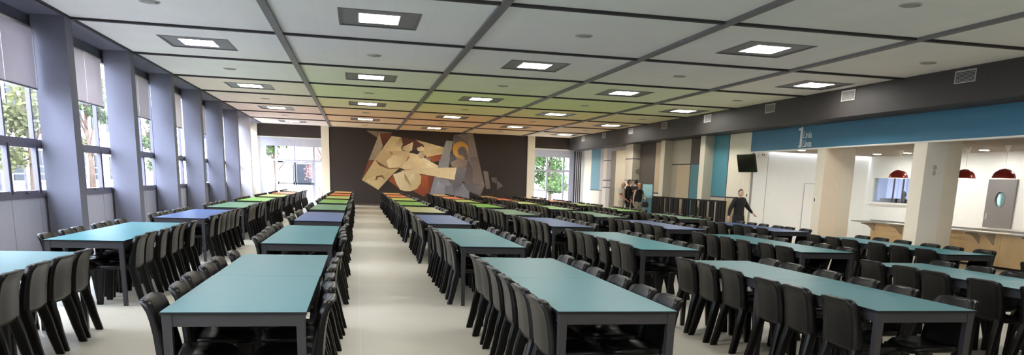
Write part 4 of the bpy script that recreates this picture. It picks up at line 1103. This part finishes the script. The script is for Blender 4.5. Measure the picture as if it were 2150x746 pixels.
def tree(label, x, y, h, cr, cz0, rgb, n, leaf=0.16, seed=1, grp='trees outside'):
    rnd = random.Random(seed)
    t = thing('tree', label, 'tree', (x, y, -0.15), 0, grp)
    f = MB(); f.tube([(0, 0, 0), (0.05, 0.03, h*0.3), (-0.04, 0.05, h*0.6), (0.02, 0, h*0.85)], [0.14, 0.11, 0.08, 0.03], M_bark)
    for k in range(5):
        a = k*1.3; f.tube([(0, 0.02, h*(0.35+0.08*k)), (cr*0.4*cos(a), cr*0.4*sin(a), h*(0.5+0.08*k)), (cr*0.7*cos(a), cr*0.7*sin(a), h*(0.58+0.08*k))], [0.05, 0.035, 0.015], M_bark, 6)
    f.obj('trunk', t)
    m = leafmat('leaves_' + str(seed), rgb); f = MB()
    blobs = [(rnd.uniform(-.6, .6)*cr, rnd.uniform(-.6, .6)*cr, rnd.uniform(cz0, h), rnd.uniform(.3, .5)*cr) for _ in range(16)]
    for _ in range(n):
        bx, by, bz, br = rnd.choice(blobs)
        d = Vector((rnd.gauss(0, 1), rnd.gauss(0, 1), rnd.gauss(0, 1))).normalized()*br*rnd.random()**0.4
        c_ = Vector((bx, by, bz))+d; u = Vector((rnd.gauss(0, 1), rnd.gauss(0, 1), rnd.gauss(0, 1))).normalized(); w_ = u.orthogonal().normalized()
        s_ = leaf*rnd.uniform(.6, 1.2)
        f.quad([tuple(c_-u*s_), tuple(c_+w_*s_*.5), tuple(c_+u*s_), tuple(c_-w_*s_*.5)], m)
    f.obj('foliage', t)
tree('yellow-green tree outside the nearest left window', -9.6, 28.2, 6.2, 1.5, 1.8, (104, 106, 72), 3800, 0.12, 1)
tree('green tree outside, seen past the first slate column', -10.9, 38.5, 5.4, 0.9, 3.6, (86, 98, 66), 1300, 0.12, 2)
tree('slim green tree outside, seen past the second slate column', -9.0, 41.0, 4.6, 0.7, 1.8, (86, 98, 66), 2000, 0.11, 3)
tree('leafy green tree outside the upper left of the left glazed door', -4.75, 52.0, 4.6, 1.25, 2.5, (62, 80, 34), 2600, 0.11, 4)
tree('reddish-leaved tree outside the right part of the left glazed door', -2.1, 54.5, 4.6, 1.2, 0.6, (140, 98, 92), 1100, 0.10, 5)
tree('hanging green tree outside the right glazed door', 11.9, 51.5, 4.6, 1.5, 0.9, (70, 92, 54), 2600, 0.14, 6)
M_facade = mat('white_render', (158, 155, 148), 0.8); M_pane = mat('dark_pane', (34, 38, 42), 0.5, spec=0.15)
def building(label, x0, x1, y0, y1, h, face):
    t = thing('building', label, 'building', ((x0+x1)/2, (y0+y1)/2, -0.15)); cx, cy = (x0+x1)/2, (y0+y1)/2
    f = MB(); f.box(x0-cx, x1-cx, y0-cy, y1-cy, 0, h, M_facade); f.box(x0-cx-.1, x1-cx+.1, y0-cy-.1, y1-cy+.1, h, h+0.25, M_facade); f.obj('walls', t)
    for fl in range(int(h//3)):
        for q in range(int((y1-y0 if face == 'x' else x1-x0)//3.2)):
            f = MB(); z = 0.9+3*fl
            if face == 'x': a = y0-cy+1+3.2*q; f.box(x1-cx, x1-cx+0.05, a, a+1.3, z, z+1.5, M_pane); f.box(x1-cx, x1-cx+0.1, a-.1, a+1.4, z-.1, z, M_facade)
            else: a = x0-cx+1+3.2*q; f.box(a, a+1.3, y0-cy-0.05, y0-cy, z, z+1.5, M_pane); f.box(a-.1, a+1.4, y0-cy-0.1, y0-cy, z-.1, z, M_facade)
            f.obj('window', t)
building('white building across the yard beyond the left windows', -26, -16, 18, 70, 7, 'x')
building('white building beyond the far glazed doors', -12, 22, 64, 70, 6.4, 'y')
t = thing('yard_fence', 'low blue-grey fence in the yard outside the left windows', 'fence', (-12.5, 24, -0.15))
for k in range(10):
    f = MB(); f.box(-0.04, 0.04, -0.04+2.4*k, 0.04+2.4*k, 0, 1.7, M_frame); f.obj('post', t)
f = MB()
for z in (0.5, 0.9, 1.3, 1.6): f.box(-0.02, 0.02, 0, 21.6, z, z+0.06, M_frame)
f.obj('rails', t)

# ------------------------------------------------------------------ daylight and camera
wd = bpy.data.worlds.new('sky'); S.world = wd; wd.use_nodes = True
bg = wd.node_tree.nodes['Background']; bg.inputs['Color'].default_value = (0.80, 0.86, 1.0, 1)
# overcast sky: three times brighter overhead than at the horizon
wn = wd.node_tree; tg = wn.nodes.new('ShaderNodeTexCoord'); sx = wn.nodes.new('ShaderNodeSeparateXYZ'); mr = wn.nodes.new('ShaderNodeMapRange')
mr.inputs['From Min'].default_value = 0.0; mr.inputs['From Max'].default_value = 1.0; mr.inputs['To Min'].default_value = SKY/3; mr.inputs['To Max'].default_value = SKY
wn.links.new(tg.outputs['Generated'], sx.inputs[0]); wn.links.new(sx.outputs['Z'], mr.inputs['Value']); wn.links.new(mr.outputs[0], bg.inputs['Strength'])
cam = bpy.data.cameras.new('camera'); co = bpy.data.objects.new('camera', cam); COL.objects.link(co)
cam.sensor_fit = 'HORIZONTAL'; cam.sensor_width = 36.0; cam.lens = CAM_f/2150*36.0
cam.shift_x = (1075-CAM_CX)/2150; cam.shift_y = (CAM_CY-373)/2150; cam.clip_end = 500; cam.clip_start = 0.05
co.matrix_world = Matrix(((Rv.x, Uv.x, -Fv.x, 0), (Rv.y, Uv.y, -Fv.y, 0), (Rv.z, Uv.z, -Fv.z, 1.54), (0, 0, 0, 1)))
S.camera = co
